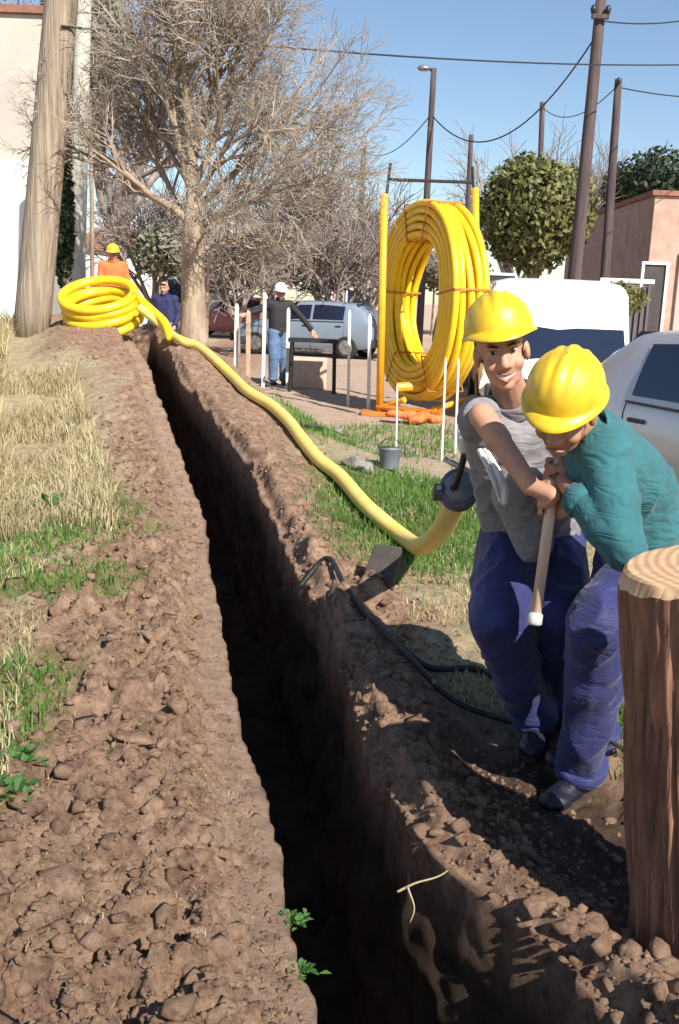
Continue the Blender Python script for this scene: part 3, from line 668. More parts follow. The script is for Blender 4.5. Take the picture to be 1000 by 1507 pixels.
# leafy trees
def leafball(mb, c, rad, n_, size, g, shell=.55, lump=.16):
    ph = [Vector((g.gauss(0, 1), g.gauss(0, 1), g.gauss(0, 1))).normalized() for _ in range(16)]
    for i in range(n_):
        d = Vector((g.gauss(0, 1), g.gauss(0, 1), g.gauss(0, 1))).normalized()
        k = max(d.dot(q) for q in ph); R_ = 1-lump+lump*1.6*(k-.6)/.4*.5+g.gauss(0, .03)
        r = (shell+(1-shell)*g.random()**.6)*R_; p = Vector(c)+Vector((d.x*rad[0], d.y*rad[1], d.z*rad[2]))*r
        u = (d+Vector((g.gauss(0, .7), g.gauss(0, .7), g.gauss(0, .7)))).normalized(); v = u.orthogonal().normalized(); v.rotate(Matrix.Rotation(g.random()*6.28, 3, u)); w = u.cross(v)
        s = size*(.6+.8*g.random()); mb.add([p-v*s, p+w*s*.55, p+v*s, p-w*s*.55], [(0, 1, 2, 3)])
def leafy(name, label, px, py, y, rad, n_, size, seed, m, trunk_r=.12, group=None, shell=.55, lump=.16, cat='tree'):
    c = at(px, py, y); g = random.Random(seed); gz = G(c.x, c.y); t = thing(name, label, cat, (c.x, c.y, gz), group)
    MB().tube([(c.x, c.y, gz-.1), (c.x+.03, c.y, (gz+c.z)/2), (c.x, c.y, c.z)], [trunk_r, trunk_r*.8, trunk_r*.5], 8).build('trunk', MT['bark_pale'], t, smooth=True)
    mb = MB(); leafball(mb, c, rad, n_, size, g, shell, lump); mb.build('crown', m, t)
    return t
leafy('round_tree', 'dense clipped round green tree behind the white van', 791, 312, 24, (1.42, 1.42, 1.46), 13000, .075, 2, MT['bush'], .14, shell=.35, lump=.18)
GB = 'bushes and leafy trees far behind'
for (px, py, y, rx_, rz_, n_, sz, lb, m) in ((470, 392, 30, 1.5, .9, 2600, .09, 'grey green bush behind the white helmeted man', 'far_leaf'), (385, 385, 34, 1.4, 1.0, 2200, .10, 'grey green bush behind the trunk of the bare tree', 'far_leaf'),
        (975, 268, 44, 2.3, 1.6, 2600, .14, 'dark tree above the brick house roof', 'dark_leaf'), (925, 285, 46, 1.6, 1.4, 2000, .14, 'smaller dark tree left of the brick house', 'dark_leaf'),
        (235, 370, 26, .9, .8, 1800, .08, 'green bush behind the workers by the pipe ring', 'far_leaf'), (900, 440, 23, .9, .5, 1500, .06, 'low yellow green bush below the dark gate', 'bush'),
        (93, 310, 13.6, .17, 1.15, 2200, .05, 'dark narrow shrub between the two left poles', 'dark_leaf'), (130, 60, 24, 1.3, 1.2, 1800, .09, 'leafy crown showing between slim pole and bare tree top', 'far_leaf'),
        (330, 392, 40, 2.4, 1.3, 2600, .13, 'wide dull green bush far down the street', 'far_leaf'), (560, 395, 46, 2.2, 1.2, 2200, .14, 'dull green bush left of the yellow coil', 'far_leaf'), (640, 400, 48, 3.0, 1.2, 2200, .14, 'dull green bush seen through the yellow coil', 'far_leaf')):
    leafy('leafy_bush', lb, px, py, y, (rx_, rx_, rz_), n_, sz, int(px), MT[m], .06, GB, .3, .3, 'bush')

# ------------------------------------------------------------------ vehicles
def vehicle(name, label, cat, loc, heading, keys, W_, paint, side_win, front_win=None, rear_win=None, wheels=(), wr=.3, lamps=(), group=None, wr_in=.84):
    """keys: (x, z bottom, z belt, z roof, roof width factor) from rear to front; local +x is forward"""
    t = thing(name, label, cat, loc, group); rot = Matrix.Rotation(heading, 3, 'Z'); L = Vector(loc)
    K = np.array(keys, float)
    def sec(x, grow=0):
        zb, zm, zr, wf = [np.interp(x, K[:, 0], K[:, i]) for i in (1, 2, 3, 4)]; w = W_/2; e = min(1, (K[-1, 0]-x)/.25+.86, (x-K[0, 0])/.25+.86)
        w = w*e+grow; wt = w*wf; ro = max(zr-zm, 0)
        return [(0, zb), (w*.9, zb), (w*.985, zb+.12), (w, (zb+zm)/2), (w*.985, zm-.06), (w*.96, zm), (wt+(w*.96-wt)*.5, zm+ro*.5), (wt, zm+ro*.86), (wt*.94, zm+ro*.96), (wt*.7, zr+.012), (0, zr+.022)]
    def wp(x, y, z): return L+rot @ Vector((x, y, z))
    xs = np.linspace(K[0, 0], K[-1, 0], 56); rows = []
    for x in xs:
        h = sec(x); ring = [wp(x, y, z) for y, z in h]+[wp(x, -y, z) for y, z in h[-2:0:-1]]; rows.append(ring)
    mb = MB(); mb.grid(rows, True); nring = len(rows[0]); mb.f += [tuple(range(nring-1, -1, -1)), tuple(nring*55+i for i in range(nring))]
    me_o = mb.build('body', paint, t, smooth=True)
    ed = me_o.modifiers.new('edges', 'EDGE_SPLIT'); ed.split_angle = R(38)
    def panel(name_, xa, xb, y0, y1, i0, m, sgn):
        # side window between belt and roof, a little proud of the side
        P = []
        for x in np.linspace(xa, xb, 5):
            h = sec(x, .006); a, b2, c2 = Vector(h[5]), Vector(h[6]), Vector(h[7])
            col = []
            for f in (.12, .4, .7, .95):
                q = a.lerp(b2, f*2) if f < .5 else b2.lerp(c2, f*2-1); col.append(wp(x, sgn*(q.x+.004), q.y))
            P.append(col)
        MB().grid(P, flip=sgn > 0).build(name_, m, t, smooth=True)
    for (xa, xb) in side_win:
        for sgn in (-1, 1): panel('side_window', xa, xb, 0, 0, 0, MT['glass'], sgn)
    for (xa, xb) in side_win:
        for sgn in (-1, 1):
            for xe in (xa-.035, xb+.035):
                h = [q for q in sec(xe, .002)[1:6]]; MB().tube([wp(xe, sgn*q[0], q[1]) for q in h], .004, 4).build('door_seam', MT['trim'], t)
            h = sec(xa+.12, .012)[4]; MB().box(wp(xa+.12, sgn*h[0], h[1]-.04), (.16, .025, .03), rot).build('door_handle', MT['trim'], t, bevel=.006)
            h = sec((xa+xb)/2, .004)[5]; MB().tube([wp(x, sgn*(sec(x, .006)[5][0]+.003), sec(x)[5][1]+.012) for x in np.linspace(xa-.03, xb+.03, 6)], .010, 5).build('window_trim', MT['trim'], t)
    def screen(xa, xb, za, zb, wa, wb, d, name_):
        nrm = Vector((zb-za, 0, -(xb-xa))).normalized()*d
        if nrm.z < 0: nrm = -nrm
        P = [[wp(xa+(xb-xa)*f+nrm.x*.012, s*(wa+(wb-wa)*f), za+(zb-za)*f+nrm.z*.012+.006) for s in np.linspace(-1, 1, 7)] for f in np.linspace(0, 1, 4)]
        MB().grid(P).build(name_, MT['glass'], t, smooth=True)
    if front_win: screen(*front_win, 1, 'windscreen')
    if rear_win: screen(*rear_win, 1, 'rear_window')
    for x in wheels:
        for s in (-1, 1):
            c_ = Vector((x, s*(W_/2-.09), wr)); mb = MB(); prof = [(-.09, wr*.62), (-.10, wr*.9), (-.07, wr), (.07, wr), (.10, wr*.9), (.09, wr*.62)]
            mb.grid([[wp(c_.x+math.cos(a)*r, c_.y+o, c_.z+math.sin(a)*r) for o, r in prof] for a in np.linspace(0, 2*math.pi, 25)])
            wh = mb.build('wheel', MT['tyre'], t, smooth=True)
            mb = MB()
            for k in range(5): a = k*2*math.pi/5; mb.box(wp(c_.x+math.cos(a)*wr*.32, c_.y+s*.085, c_.z+math.sin(a)*wr*.32), (wr*.6, .02, wr*.2), rot @ Matrix.Rotation(-a, 3, 'Y'))
            mb.tube([wp(c_.x, c_.y+s*.05, c_.z), wp(c_.x, c_.y+s*.08, c_.z)], wr*.6, 18); mb.build('rim', MT['rim'], wh)
    for (x, y, z, sx, sy, sz, m, nm) in lamps:
        for s in (-1, 1): MB().ell(wp(x, s*y, z), (sx, sy, sz), rot, 12, 8).build(nm, MT[m], t, smooth=True)
    for x, s in ((K[0, 0], -1), (K[-1, 0], 1)): MB().box(wp(x+s*.02, 0, .42), (.12, W_*.93, .2), rot).build('bumper', MT['trim'], t, bevel=.03)
    return t
# silver car parked near, seen along its side
hb = [(-1.95, .35, .80, .82, .9), (-1.90, .30, .92, .95, .86), (-1.72, .26, .93, 1.22, .80), (-1.40, .24, .93, 1.40, .76), (-.6, .22, .92, 1.45, .76), (.1, .22, .91, 1.42, .76), (.75, .22, .90, .95, .84), (1.5, .24, .86, .87, .9), (1.9, .28, .72, .73, .92), (1.97, .36, .6, .61, .9)]
vehicle('parked_car', 'silver hatchback parked right behind the bending worker in the teal jacket', 'car', (3.12, 5.9, -.04), R(-68), hb, 1.66, MT['silver'], [(-1.2, -.35), (-.28, .42)], (.18, .72, 1.40, .94, .60, .70), (-1.84, -1.45, .98, 1.39, .62, .56), (-1.3, 1.25), .30, [(1.86, .6, .66, .08, .16, .07, 'lamp_clear', 'headlight'), (-1.90, .66, .8, .05, .09, .1, 'lamp_red', 'tail_lamp')])
# white van with a tall rounded front
vk = [(-2.3, .3, .95, 1.72, .9), (-2.2, .25, 1.0, 1.84, .88), (0, .25, 1.0, 1.88, .88), (1.2, .25, 1.0, 1.86, .88), (1.50, .25, .98, 1.80, .89), (1.62, .25, .95, 1.30, .91), (1.80, .25, .66, .68, .94), (1.98, .28, .60, .61, .94), (2.05, .35, .5, .51, .93)]
vp = at(800, 500, 13.2)
vehicle('white_van', 'white van with tall rounded roof and dark windscreen behind the helmets', 'van', (vp.x+.32, 14.8, 0), R(-95), vk, 1.98, MT['white_paint'], [(.5, 1.35), (-.6, .4)], (1.63, 1.79, 1.24, .70, .84, .9), None, (-1.5, 1.3), .31, [(1.99, .75, .50, .06, .16, .07, 'lamp_clear', 'headlight')])
GC = 'cars parked far down the street'
vehicle('parked_car', 'blue grey car parked behind the man in the white helmet', 'car', (-.95, 27, 0), R(160), hb, 1.66, MT['blue_grey'], [(-1.2, -.35), (-.28, .42)], (.18, .72, 1.40, .94, .60, .70), (-1.84, -1.45, .98, 1.39, .62, .56), (-1.3, 1.25), .30, [(1.86, .6, .66, .08, .16, .07, 'lamp_clear', 'headlight')], GC)
vehicle('parked_car', 'faded red car far behind, left of the white helmeted man', 'car', (-4.1, 37, 0), R(172), hb, 1.66, MT['red_paint'], [(-1.2, -.35), (-.28, .42)], (.18, .72, 1.40, .94, .60, .70), (-1.84, -1.45, .98, 1.39, .62, .56), (-1.3, 1.25), .30, [(1.86, .6, .66, .08, .16, .07, 'lamp_clear', 'headlight')], GC)
# truck with white window frame behind the van
c0 = at(742, 402, 18.5)
tk = [(-2.3, .4, 1.4, 1.45, .95), (-.2, .4, 1.4, 1.46, .95), (-.1, .4, 1.3, 2.08, .9), (1.0, .4, 1.3, 2.1, .9), (1.3, .4, 1.25, 1.9, .9), (1.6, .4, 1.1, 1.12, .92), (1.9, .45, .9, .92, .9)]
tr_ = vehicle('parked_truck', 'dark truck cab with white framed rear window behind the white van', 'truck', (c0.x, 20.6, 0), R(90), tk, 1.8, MT['gate'], [(.05, .95)], None, None, (-1.6, 1.2), .36)
yb = 20.6-.16
for (dx, dz, w_, h_) in ((0, 2.12, 1.1, .05), (0, 1.72, 1.1, .05)): MB().box((c0.x, yb, dz), (w_, .06, h_)).build('window_frame', MT['white_paint'], tr_)
for s in (-1, 1): MB().box((c0.x+s*.55, yb, 1.92), (.05, .06, .345)).build('window_frame', MT['white_paint'], tr_)
MB().box((c0.x, yb+.02, 1.92), (1.04, .02, .34)).build('rear_window', MT['glass'], tr_)

# ------------------------------------------------------------------ yellow pipe: big coil on its stand, line along the trench, ring at the far end
cc = at(630, 445, 13.6); ground_c = G(cc.x, cc.y)
axis = Vector((math.sin(R(70)), math.cos(R(70)), .0)).normalized()   # runs away to the right
e1 = Vector((0, 0, 1)); e2 = axis.cross(e1).normalized()
Rout = 1.31
t = thing('pipe_coil', 'huge upright coil of yellow pipe standing on an orange stand', 'pipe coil', (cc.x, cc.y, ground_c))
rp_ = .047
lay = 0
for li, rad in enumerate((Rout-rp_, Rout-3*rp_, Rout-5*rp_, Rout-7*rp_, Rout-9*rp_)):
    for k in range(5):
        o = (k-2)*rp_*2.02
        P = [cc+axis*(o+.02*math.sin(3*a+k))+(e1*math.cos(a)+e2*math.sin(a))*(rad+.014*math.sin(2*a+k*1.7)+.010*math.sin(5*a+k*2.9+li)) for a in np.linspace(0, 2*math.pi, 73)[:-1]]
        MB().tube(P, rp_, 8, closed=True).build('pipe_loop', MT['pipe'], t, smooth=True)
for a in np.linspace(.3, 6.0, 6):
    P = []
    for (rr_, oo) in ((Rout+.015, -.25), (Rout+.015, .25), (Rout-10*rp_-.02, .25), (Rout-10*rp_-.02, -.25)): P.append(cc+axis*oo+(e1*math.cos(a)+e2*math.sin(a))*rr_)
    MB().tube(P, .014, 5, closed=True).build('strap', MT['dark_orange'], t)
st = thing('coil_stand', 'orange steel stand with two uprights holding the yellow coil', 'stand', (cc.x, cc.y, ground_c))
for (px0, py0, px1, py1, y, m) in ((560, 588, 566, 285, 13.2, 'orange'), (706, 580, 700, 276, 14.1, 'orange')):
    a = at(px0, py0, y); a.z = G(a.x, a.y); b2 = at(px1, py1, y); q = (b2-a).normalized()
    MB().tube([a, b2], .05, 10).build('upright', MT[m], st, smooth=True)
    MB().box((a.x, a.y, a.z+.03), (.5, .35, .06)).build('foot', MT['dark_orange'], st, bevel=.01)
a = at(574, 264, 13.2); b2 = at(694, 268, 14.1); MB().tube([a, b2], .022, 8).build('crossbar', MT['dark_steel'], st)
for (px1, py1, y) in ((574, 264, 13.2), (694, 268, 14.1)):
    b3 = at(px1, py1, y); b4 = at(px1-8 if px1 < 600 else px1+5, py1+50, y); MB().tube([b4, b3+Vector((0, 0, .2))], .02, 6).build('rod', MT['dark_steel'], st)
a = at(556, 585, 13.2); b2 = at(650, 600, 12.7); a.z = b2.z = .12; MB().tube([a, b2], .04, 8).build('base_beam', MT['dark_orange'], st)
a = at(585, 570, 13.0); b2 = at(655, 566, 13.2); MB().tube([a, b2], .06, 8).build('base_beam', MT['orange'], st)
for (px0, px1) in ((560, 596), (640, 706)):
    a = at(px0, 560, 13.3); a.z = .1; b2 = at(px1, 585, 13.0 if px1 < 600 else 14.0); b2.z = .25; MB().tube([a, b2], .04, 8).build('brace', MT['orange'], st)

# line along the ground
def on(px, py, lift=.055):
    p = gp(px, py); p.z = G(p.x, p.y)+lift; return p
tipP = at(676, 722, 3.75)
lie = [on(600, 806), on(540, 757), on(500, 712), on(470, 690), on(447, 664), on(425, 632), on(398, 608), on(365, 588), on(343, 562), on(318, 545), on(292, 527)]
far_pts = []
ringc = at(148, 452, 11.9)
tilt = Matrix.Rotation(R(24), 3, 'X') @ Matrix.Rotation(R(-5), 3, 'Y')
for (px, py, y) in ((268, 508, 10.9), (250, 490, 11.3), (228, 470, 11.5), (205, 452, 11.6)):
    p = at(px, py, y); p.z = max(p.z, G(p.x, p.y)+.06); far_pts.append(p)
head = [tipP, at(668, 745, 4.05), at(648, 782, 4.5), at(622, 803, 5.0)]
P = spline(head+lie+far_pts, 8)
mb = MB(); mb.tube(P, .049, 14)
t = thing('gas_pipe', 'long yellow pipe lying along the trench and curling up to the workers', 'pipe', on(540, 757, 0))
mb.build('pipe_run', MT['pipe_dusty'], t, smooth=True)
# coupling on the free end
a = tipP; d = (tipP-head[1]).normalized()
MB().tube([a-d*.05, a-d*.04, a+d*.07, a+d*.08], [.054, .060, .060, .054], 16).build('coupling', MT['bucket'], t, smooth=True)
# ring of pipe at the far end
t = thing('pipe_ring', 'loose ring of yellow pipe lying on the spoil at the far end of the trench', 'pipe coil', (ringc.x, ringc.y, G(ringc.x, ringc.y)))
for k in range(7):
    rr_ = .40-.015*(k % 3)+.02*(k % 2); ph = k*.9; cz_ = (k//2-1.5)*.105; ox = .03*math.sin(k*2.1)
    P = [ringc+tilt @ Vector((math.cos(a)*rr_*1.04+ox+(.10 if k % 2 else 0)*(.5-.5*math.cos(a*1))*.3, math.sin(a)*rr_, cz_+.02*math.sin(a+ph))) for a in np.linspace(0, 2*math.pi, 49)[:-1]]
    MB().tube(P, .054, 10, closed=True).build('pipe_loop', MT['pipe'], t, smooth=True)
P = spline([ringc+tilt @ Vector((.40, .1, .1)), at(225, 458, 11.6), at(243, 476, 11.35), at(252, 500, 11.1)], 8)
MB().tube(P, .05, 10).build('pipe_tail', MT['pipe'], t, smooth=True)
# prop of dark wood under the pipe
a = gp(556, 880); a.z = G(a.x, a.y)-.03; b2 = at(572, 812, a.y+.25); d = (b2-a); rot = d.to_track_quat('Z', 'Y').to_matrix()
MB().box(a+d*.5, (.15, .09, d.length), rot).build('wood_block', MT['dark_wood'], loc=a, bevel=.012, label='dark wet wooden block leaning against the underside of the yellow pipe', cat='block')

# black cables from the workers' feet to the trench
def cable(label, pts, r):
    P = spline(pts, 10); MB().tube(P, r, 8).build('black_cable', MT['black'], loc=P[0], smooth=True, label=label, cat='cable', group='black cables on the ground')
cable('black cable curving from the trench edge to the feet of the workers', [on(440, 862, -.02), on(480, 858, .05), on(505, 890, .03), on(535, 930, .02), on(575, 965, .02), on(630, 985, .015), on(700, 985, .02), on(745, 1010, .02)], .014)
cable('black cable crossing the berm below the blue trousers', [on(545, 950, .03), on(600, 1000, .02), on(660, 1040, .02), on(720, 1052, .02), on(790, 1070, .02)], .012)
cable('thin black cord looped beside the boot and the stump', [on(840, 1090, .03), at(872, 1068, 3.0), at(905, 1095, 2.9), on(915, 1115, .02)], .007)

# ------------------------------------------------------------------ tree stump
sb = Vector((1.0, 2.17, -.12)); stp = Vector((.85, 2.17, .935)); ax = (stp-sb).normalized(); rot = ax.to_track_quat('Z', 'Y').to_matrix()
t = thing('tree_stump', 'freshly cut reddish brown stump at the right edge', 'tree stump', sb); Lh = (stp-sb).length
NA, NZ = 260, 36; rows = []; th = np.linspace(0, 2*math.pi, NA+1)[:-1]
for i in range(NZ):
    f = i/(NZ-1); r = .212*(1+.10*(1-f)**3)
    wobble = th*0+f*.6
    gr = np.abs(vn(th*11+.35*fbm(th*2, th*0+f*3, 71, 2), f*2.2+th*0, 72))*2
    g2 = np.abs(vn(th*27, f*5+th*0, 73))*2
    rr = r*(1+.03*np.cos(2*th+1)+.02*np.cos(3*th))+(.020*np.sqrt(gr)+.012*np.sqrt(g2)-.02)*(1-.75*f**8)
    rr[-1] = rr[0]*.5+rr[-2]*.5
    zz_ = f*Lh+(.012*vn(th*6, th*0, 75)+.03*np.sin(th+.5))*(f > .97)
    rows.append([sb+rot @ Vector((math.cos(a)*q, math.sin(a)*q, z)) for a, q, z in zip(th, rr, zz_)])
mb = MB(); mb.grid(rows, True); mb.build('bark', MT['bark_red'], t, smooth=True)
mb = MB(); rim = rows[-1]; cen = sb+rot @ Vector((0, 0, Lh+.012)); R3 = [rim]
for f in np.linspace(.95, .02, 26):
    row = []
    for i, q in enumerate(rim):
        a = th[i]; c_ = cen+rot @ Vector((math.cos(a)*.205*f, math.sin(a)*.205*f, 0)); w_ = min(1, (1-f)*17); e_ = (sb+rot @ Vector((0, 0, Lh))-q).length
        p_ = c_.lerp(cen.lerp(q, f), 1-w_); xy = np.array([[p_.x*9, p_.y*34, 1.0], [p_.x*30, p_.y*90, 4.0]]); n_ = vn3(xy, 81); row.append(p_+rot @ Vector((0, 0, .003*n_[0]+.002*n_[1])))
    R3.append(row)
mb.grid(R3, True); o = mb.build('cut_face', MT['cut'], t); 

# ------------------------------------------------------------------ people
def helmet(parent, c, fwd, up, scale=1.0, m=None, visor=.045, strap=False):
    up = Vector(up).normalized(); fwd = Vector(fwd); fwd = (fwd-up*fwd.dot(up)).normalized(); rt = fwd.cross(up)
    rot = Matrix((rt, fwd, up)).transposed(); c = Vector(c); rows = []
    NT_ = 72
    for i in range(15):
        f = i/14; ph = f*math.pi/2; row = []
        for k in range(NT_):
            a = 2*math.pi*k/NT_; x = math.cos(a); y = math.sin(a)
            r = max(math.sin(ph), .012)**.92; X_ = x*.117*r; Y_ = y*.140*r+.004; Z_ = .128*math.cos(ph)**.9 if ph < 1.57 else 0
            rib = 0
            for xc, w_, h_ in ((0, .014, .008), (-.040, .009, .005), (.040, .009, .005)): rib += h_*math.exp(-((X_-xc)/w_)**4)
            rib *= math.sin(min(1, (1-f)*2.2)*math.pi/2)
            Z_ += rib; row.append((X_, Y_, Z_))
        rows.append(row)
    brim = []
    for (ext, dz) in ((.006, -.002), (.018, -.007), (.026, -.013), (.025, -.017), (.012, -.012), (0, -.006)):
        row = []
        for k in range(NT_):
            a = 2*math.pi*k/NT_; x = math.cos(a); y = math.sin(a); e = ext*(.55+visor/.026*max(0, y)**3)
            row.append((x*(.117+e*.75), y*(.140+e)+.004, dz-(.5*e*max(0, y)**2 if ext > .01 else 0)))
        brim.append(row)
    if strap:
        for sx in (-1, 1): MB().tube(spline([c+rot @ (Vector((sx*.108, .03, -.01))*scale), c+rot @ (Vector((sx*.086, .045, -.085))*scale), c+rot @ (Vector((sx*.05, .068, -.150))*scale), c+rot @ (Vector((0, .085, -.172))*scale)], 5), .0035, 5).build('chin_strap', MT['black'], parent)
    P = [[c+rot @ (Vector(q)*scale) for q in row] for row in rows]; mb = MB(); mb.grid(P, True, True)
    h = mb.build('hard_hat', m or MT['helmet'], parent, smooth=True)
    P = [[c+rot @ (Vector(q)*scale) for q in row] for row in [rows[-1]]+brim]
    mb = MB(); mb.grid(P, True, True); mb.build('brim', m or MT['helmet'], h, smooth=True)
    return h
def head_rot(fwd, up):
    up = Vector(up).normalized(); fwd = Vector(fwd).normalized(); rt = fwd.cross(up).normalized(); up = rt.cross(fwd); return Matrix((rt, fwd, up)).transposed()
def head_shapes(mb, c, rot, s=1.0, smile=True):
    c = Vector(c)
    def e(p, r, n_=20, m_=14): mb.ell(c+rot @ (Vector(p)*s), [q*s for q in r], rot, n_, m_)
    e((0, -.012, .03), (.076, .096, .086)); e((0, .028, -.035), (.062, .066, .084)); e((0, .062, -.098), (.026, .026, .022)); e((0, .03, -.08), (.052, .055, .035))
    for sx in (-1, 1):
        e((sx*.037, .062, -.034), (.027, .027, .025)); e((sx*.078, -.002, -.012), (.012, .024, .034)); e((sx*.032, .078, .024), (.028, .016, .011)); e((sx*.013, .096, -.036), (.011, .014, .010))
    mb.cap(c+rot @ (Vector((0, .086, .012))*s), c+rot @ (Vector((0, .108, -.030))*s), .010*s, .015*s, 12)
def face_parts(root, c, rot, s=1.0, smile=True):
    c = Vector(c)
    def W3(p): return c+rot @ (Vector(p)*s)
    for sx in (-1, 1):
        ey = MB().ell(W3((sx*.031, .080, .008)), (.0135*s, .010*s, .0062*s), rot, 14, 10).build('eye', MT['eye'], root, smooth=True)
        MB().ell(W3((sx*.031+.001, .0885, .008)), (.0066*s, .004*s, .0060*s), rot, 12, 8).build('iris', MT['iris'], ey, smooth=True)
        MB().tube([W3((sx*.014, .097, .024)), W3((sx*.032, .096, .030)), W3((sx*.050, .082, .024))], [.003*s, .0048*s, .002*s], 6).build('eyebrow', MT['hair'], root, smooth=True)
    if smile:
        up_l = [W3((x, .098-x*x*9, -.0625+abs(x)*.22)) for x in np.linspace(-.031, .031, 9)]
        lo_l = [W3((x, .096-x*x*9, -.0845+abs(x)*.62)) for x in np.linspace(-.029, .029, 9)]
        MB().grid([up_l, [a.lerp(b_, .5)+rot @ Vector((0, -.001, 0)) for a, b_ in zip(up_l, lo_l)], lo_l], flip=True).build('teeth', MT['teeth'], root, smooth=True)
        lips = MB(); lips.tube(up_l, [.0015, .003, .004, .0042, .0036, .0042, .004, .003, .0015], 6); lips.tube(lo_l, [.0015, .0035, .0045, .005, .005, .005, .0045, .0035, .0015], 6); lips.build('lips', MT['lip'], root, smooth=True)
    else:
        MB().tube([W3((x, .099-x*x*9, -.070)) for x in np.linspace(-.027, .027, 7)], [.002, .004, .005, .0045, .005, .004, .002], 6).build('lips', MT['lip'], root, smooth=True)
def hair_cap(root, c, rot, s=1.0):
    mb = MB(); c = Vector(c)
    mb.ell(c+rot @ (Vector((0, -.028, .020))*s), (.081*s, .092*s, .088*s), rot); mb.ell(c+rot @ (Vector((0, -.06, -.025))*s), (.066*s, .052*s, .058*s), rot)
    for sx in (-1, 1): mb.ell(c+rot @ (Vector((sx*.064, .010, .020))*s), (.011*s, .016*s, .030*s), rot)
    mb.ell(c+rot @ (Vector((0, .05, .062))*s), (.06*s, .036*s, .025*s), rot)
    mb.remesh('hair', MT['hair'], .006, root, smooth=2, wrinkle=wrinkles(.004, 60, (1, 1, .4), 3))
def grip_hand(mb, c, axis, side_, wrist, r, flip=1, sc=1.0):
    """hand closed round a bar: four curled fingers and a thumb"""
    axis = Vector(axis).normalized(); sd = Vector(side_); sd = (sd-axis*sd.dot(axis)).normalized(); tn = axis.cross(sd)*flip; c = Vector(c)
    palm = c+sd*(r+.016*sc)-tn*.012
    rot = Matrix((axis, tn, sd)).transposed()
    mb.ell(palm, (.043*sc, .034*sc, .018*sc), rot, 14, 10); mb.ell(palm-tn*.022, (.036*sc, .028*sc, .021*sc), rot, 14, 10)
    mb.cap(palm-tn*.03, wrist, .025*sc, .027*sc)
    for k, (o, ln) in enumerate(((-.032, .86), (-.011, 1.0), (.011, .96), (.031, .82))):
        pts = []; rad = []
        for j in range(6):
            a = (.35+j*.62*ln)*1.0; q = r+.0125*sc+.004*(j == 0); pts.append(c+axis*o*sc+(sd*math.cos(a)+tn*math.sin(a))*q); rad.append((.0105-.0007*j)*sc)
        mb.chain([palm+axis*o*.9*sc+tn*.02]+pts, [.0115*sc]+rad, 9)
    pts = [palm+axis*.034*sc-tn*.018]+[c+axis*(.046-.006*j)*sc+(sd*math.cos(a)+tn*math.sin(a))*(r+.013*sc) for j, a in enumerate((-.35, -1.0, -1.65, -2.2))]
    mb.chain(pts, [.017*sc, .0135*sc, .0120*sc, .011*sc, .0095*sc], 9)
def foot_boot(root, ankle, toe_dir, ln=.27, sc=1.0, name='boot'):
    a = Vector(ankle); d = Vector(toe_dir); d.z = 0; d.normalize(); w = Vector((-d.y, d.x, 0)); rot = Matrix((d, w, Vector((0, 0, 1)))).transposed(); mb = MB()
    mb.cap(a+Vector((0, 0, .13)), a+Vector((0, 0, -.01)), .056*sc, .052*sc); mb.ell(a+Vector((0, 0, -.035))-d*.02, (.06*sc, .045*sc, .045*sc), rot)
    mb.ell(a+d*.07+Vector((0, 0, -.038)), (.09*sc, .046*sc, .040*sc), rot); mb.ell(a+d*.145+Vector((0, 0, -.047)), (.062*sc, .050*sc, .034*sc), rot)
    bt = mb.remesh(name, MT['boot'], .008, root, smooth=3, wrinkle=wrinkles(.003, 30, s=5))
    mb = MB(); P = []
    for z in (-.078, -.060): P.append([a+rot @ Vector((.055+math.cos(q)*(.145*sc), math.sin(q)*.052*sc*(1+.12*math.cos(q)), z)) for q in np.linspace(0, 2*math.pi, 25)[:-1]])
    mb.grid(P, True); mb.f += [tuple(range(23, -1, -1)), tuple(range(24, 48))]; mb.build('sole', MT['sole'], bt)
def limb(mb, a, b_, c, r): mb.chain([a, b_, c], r)
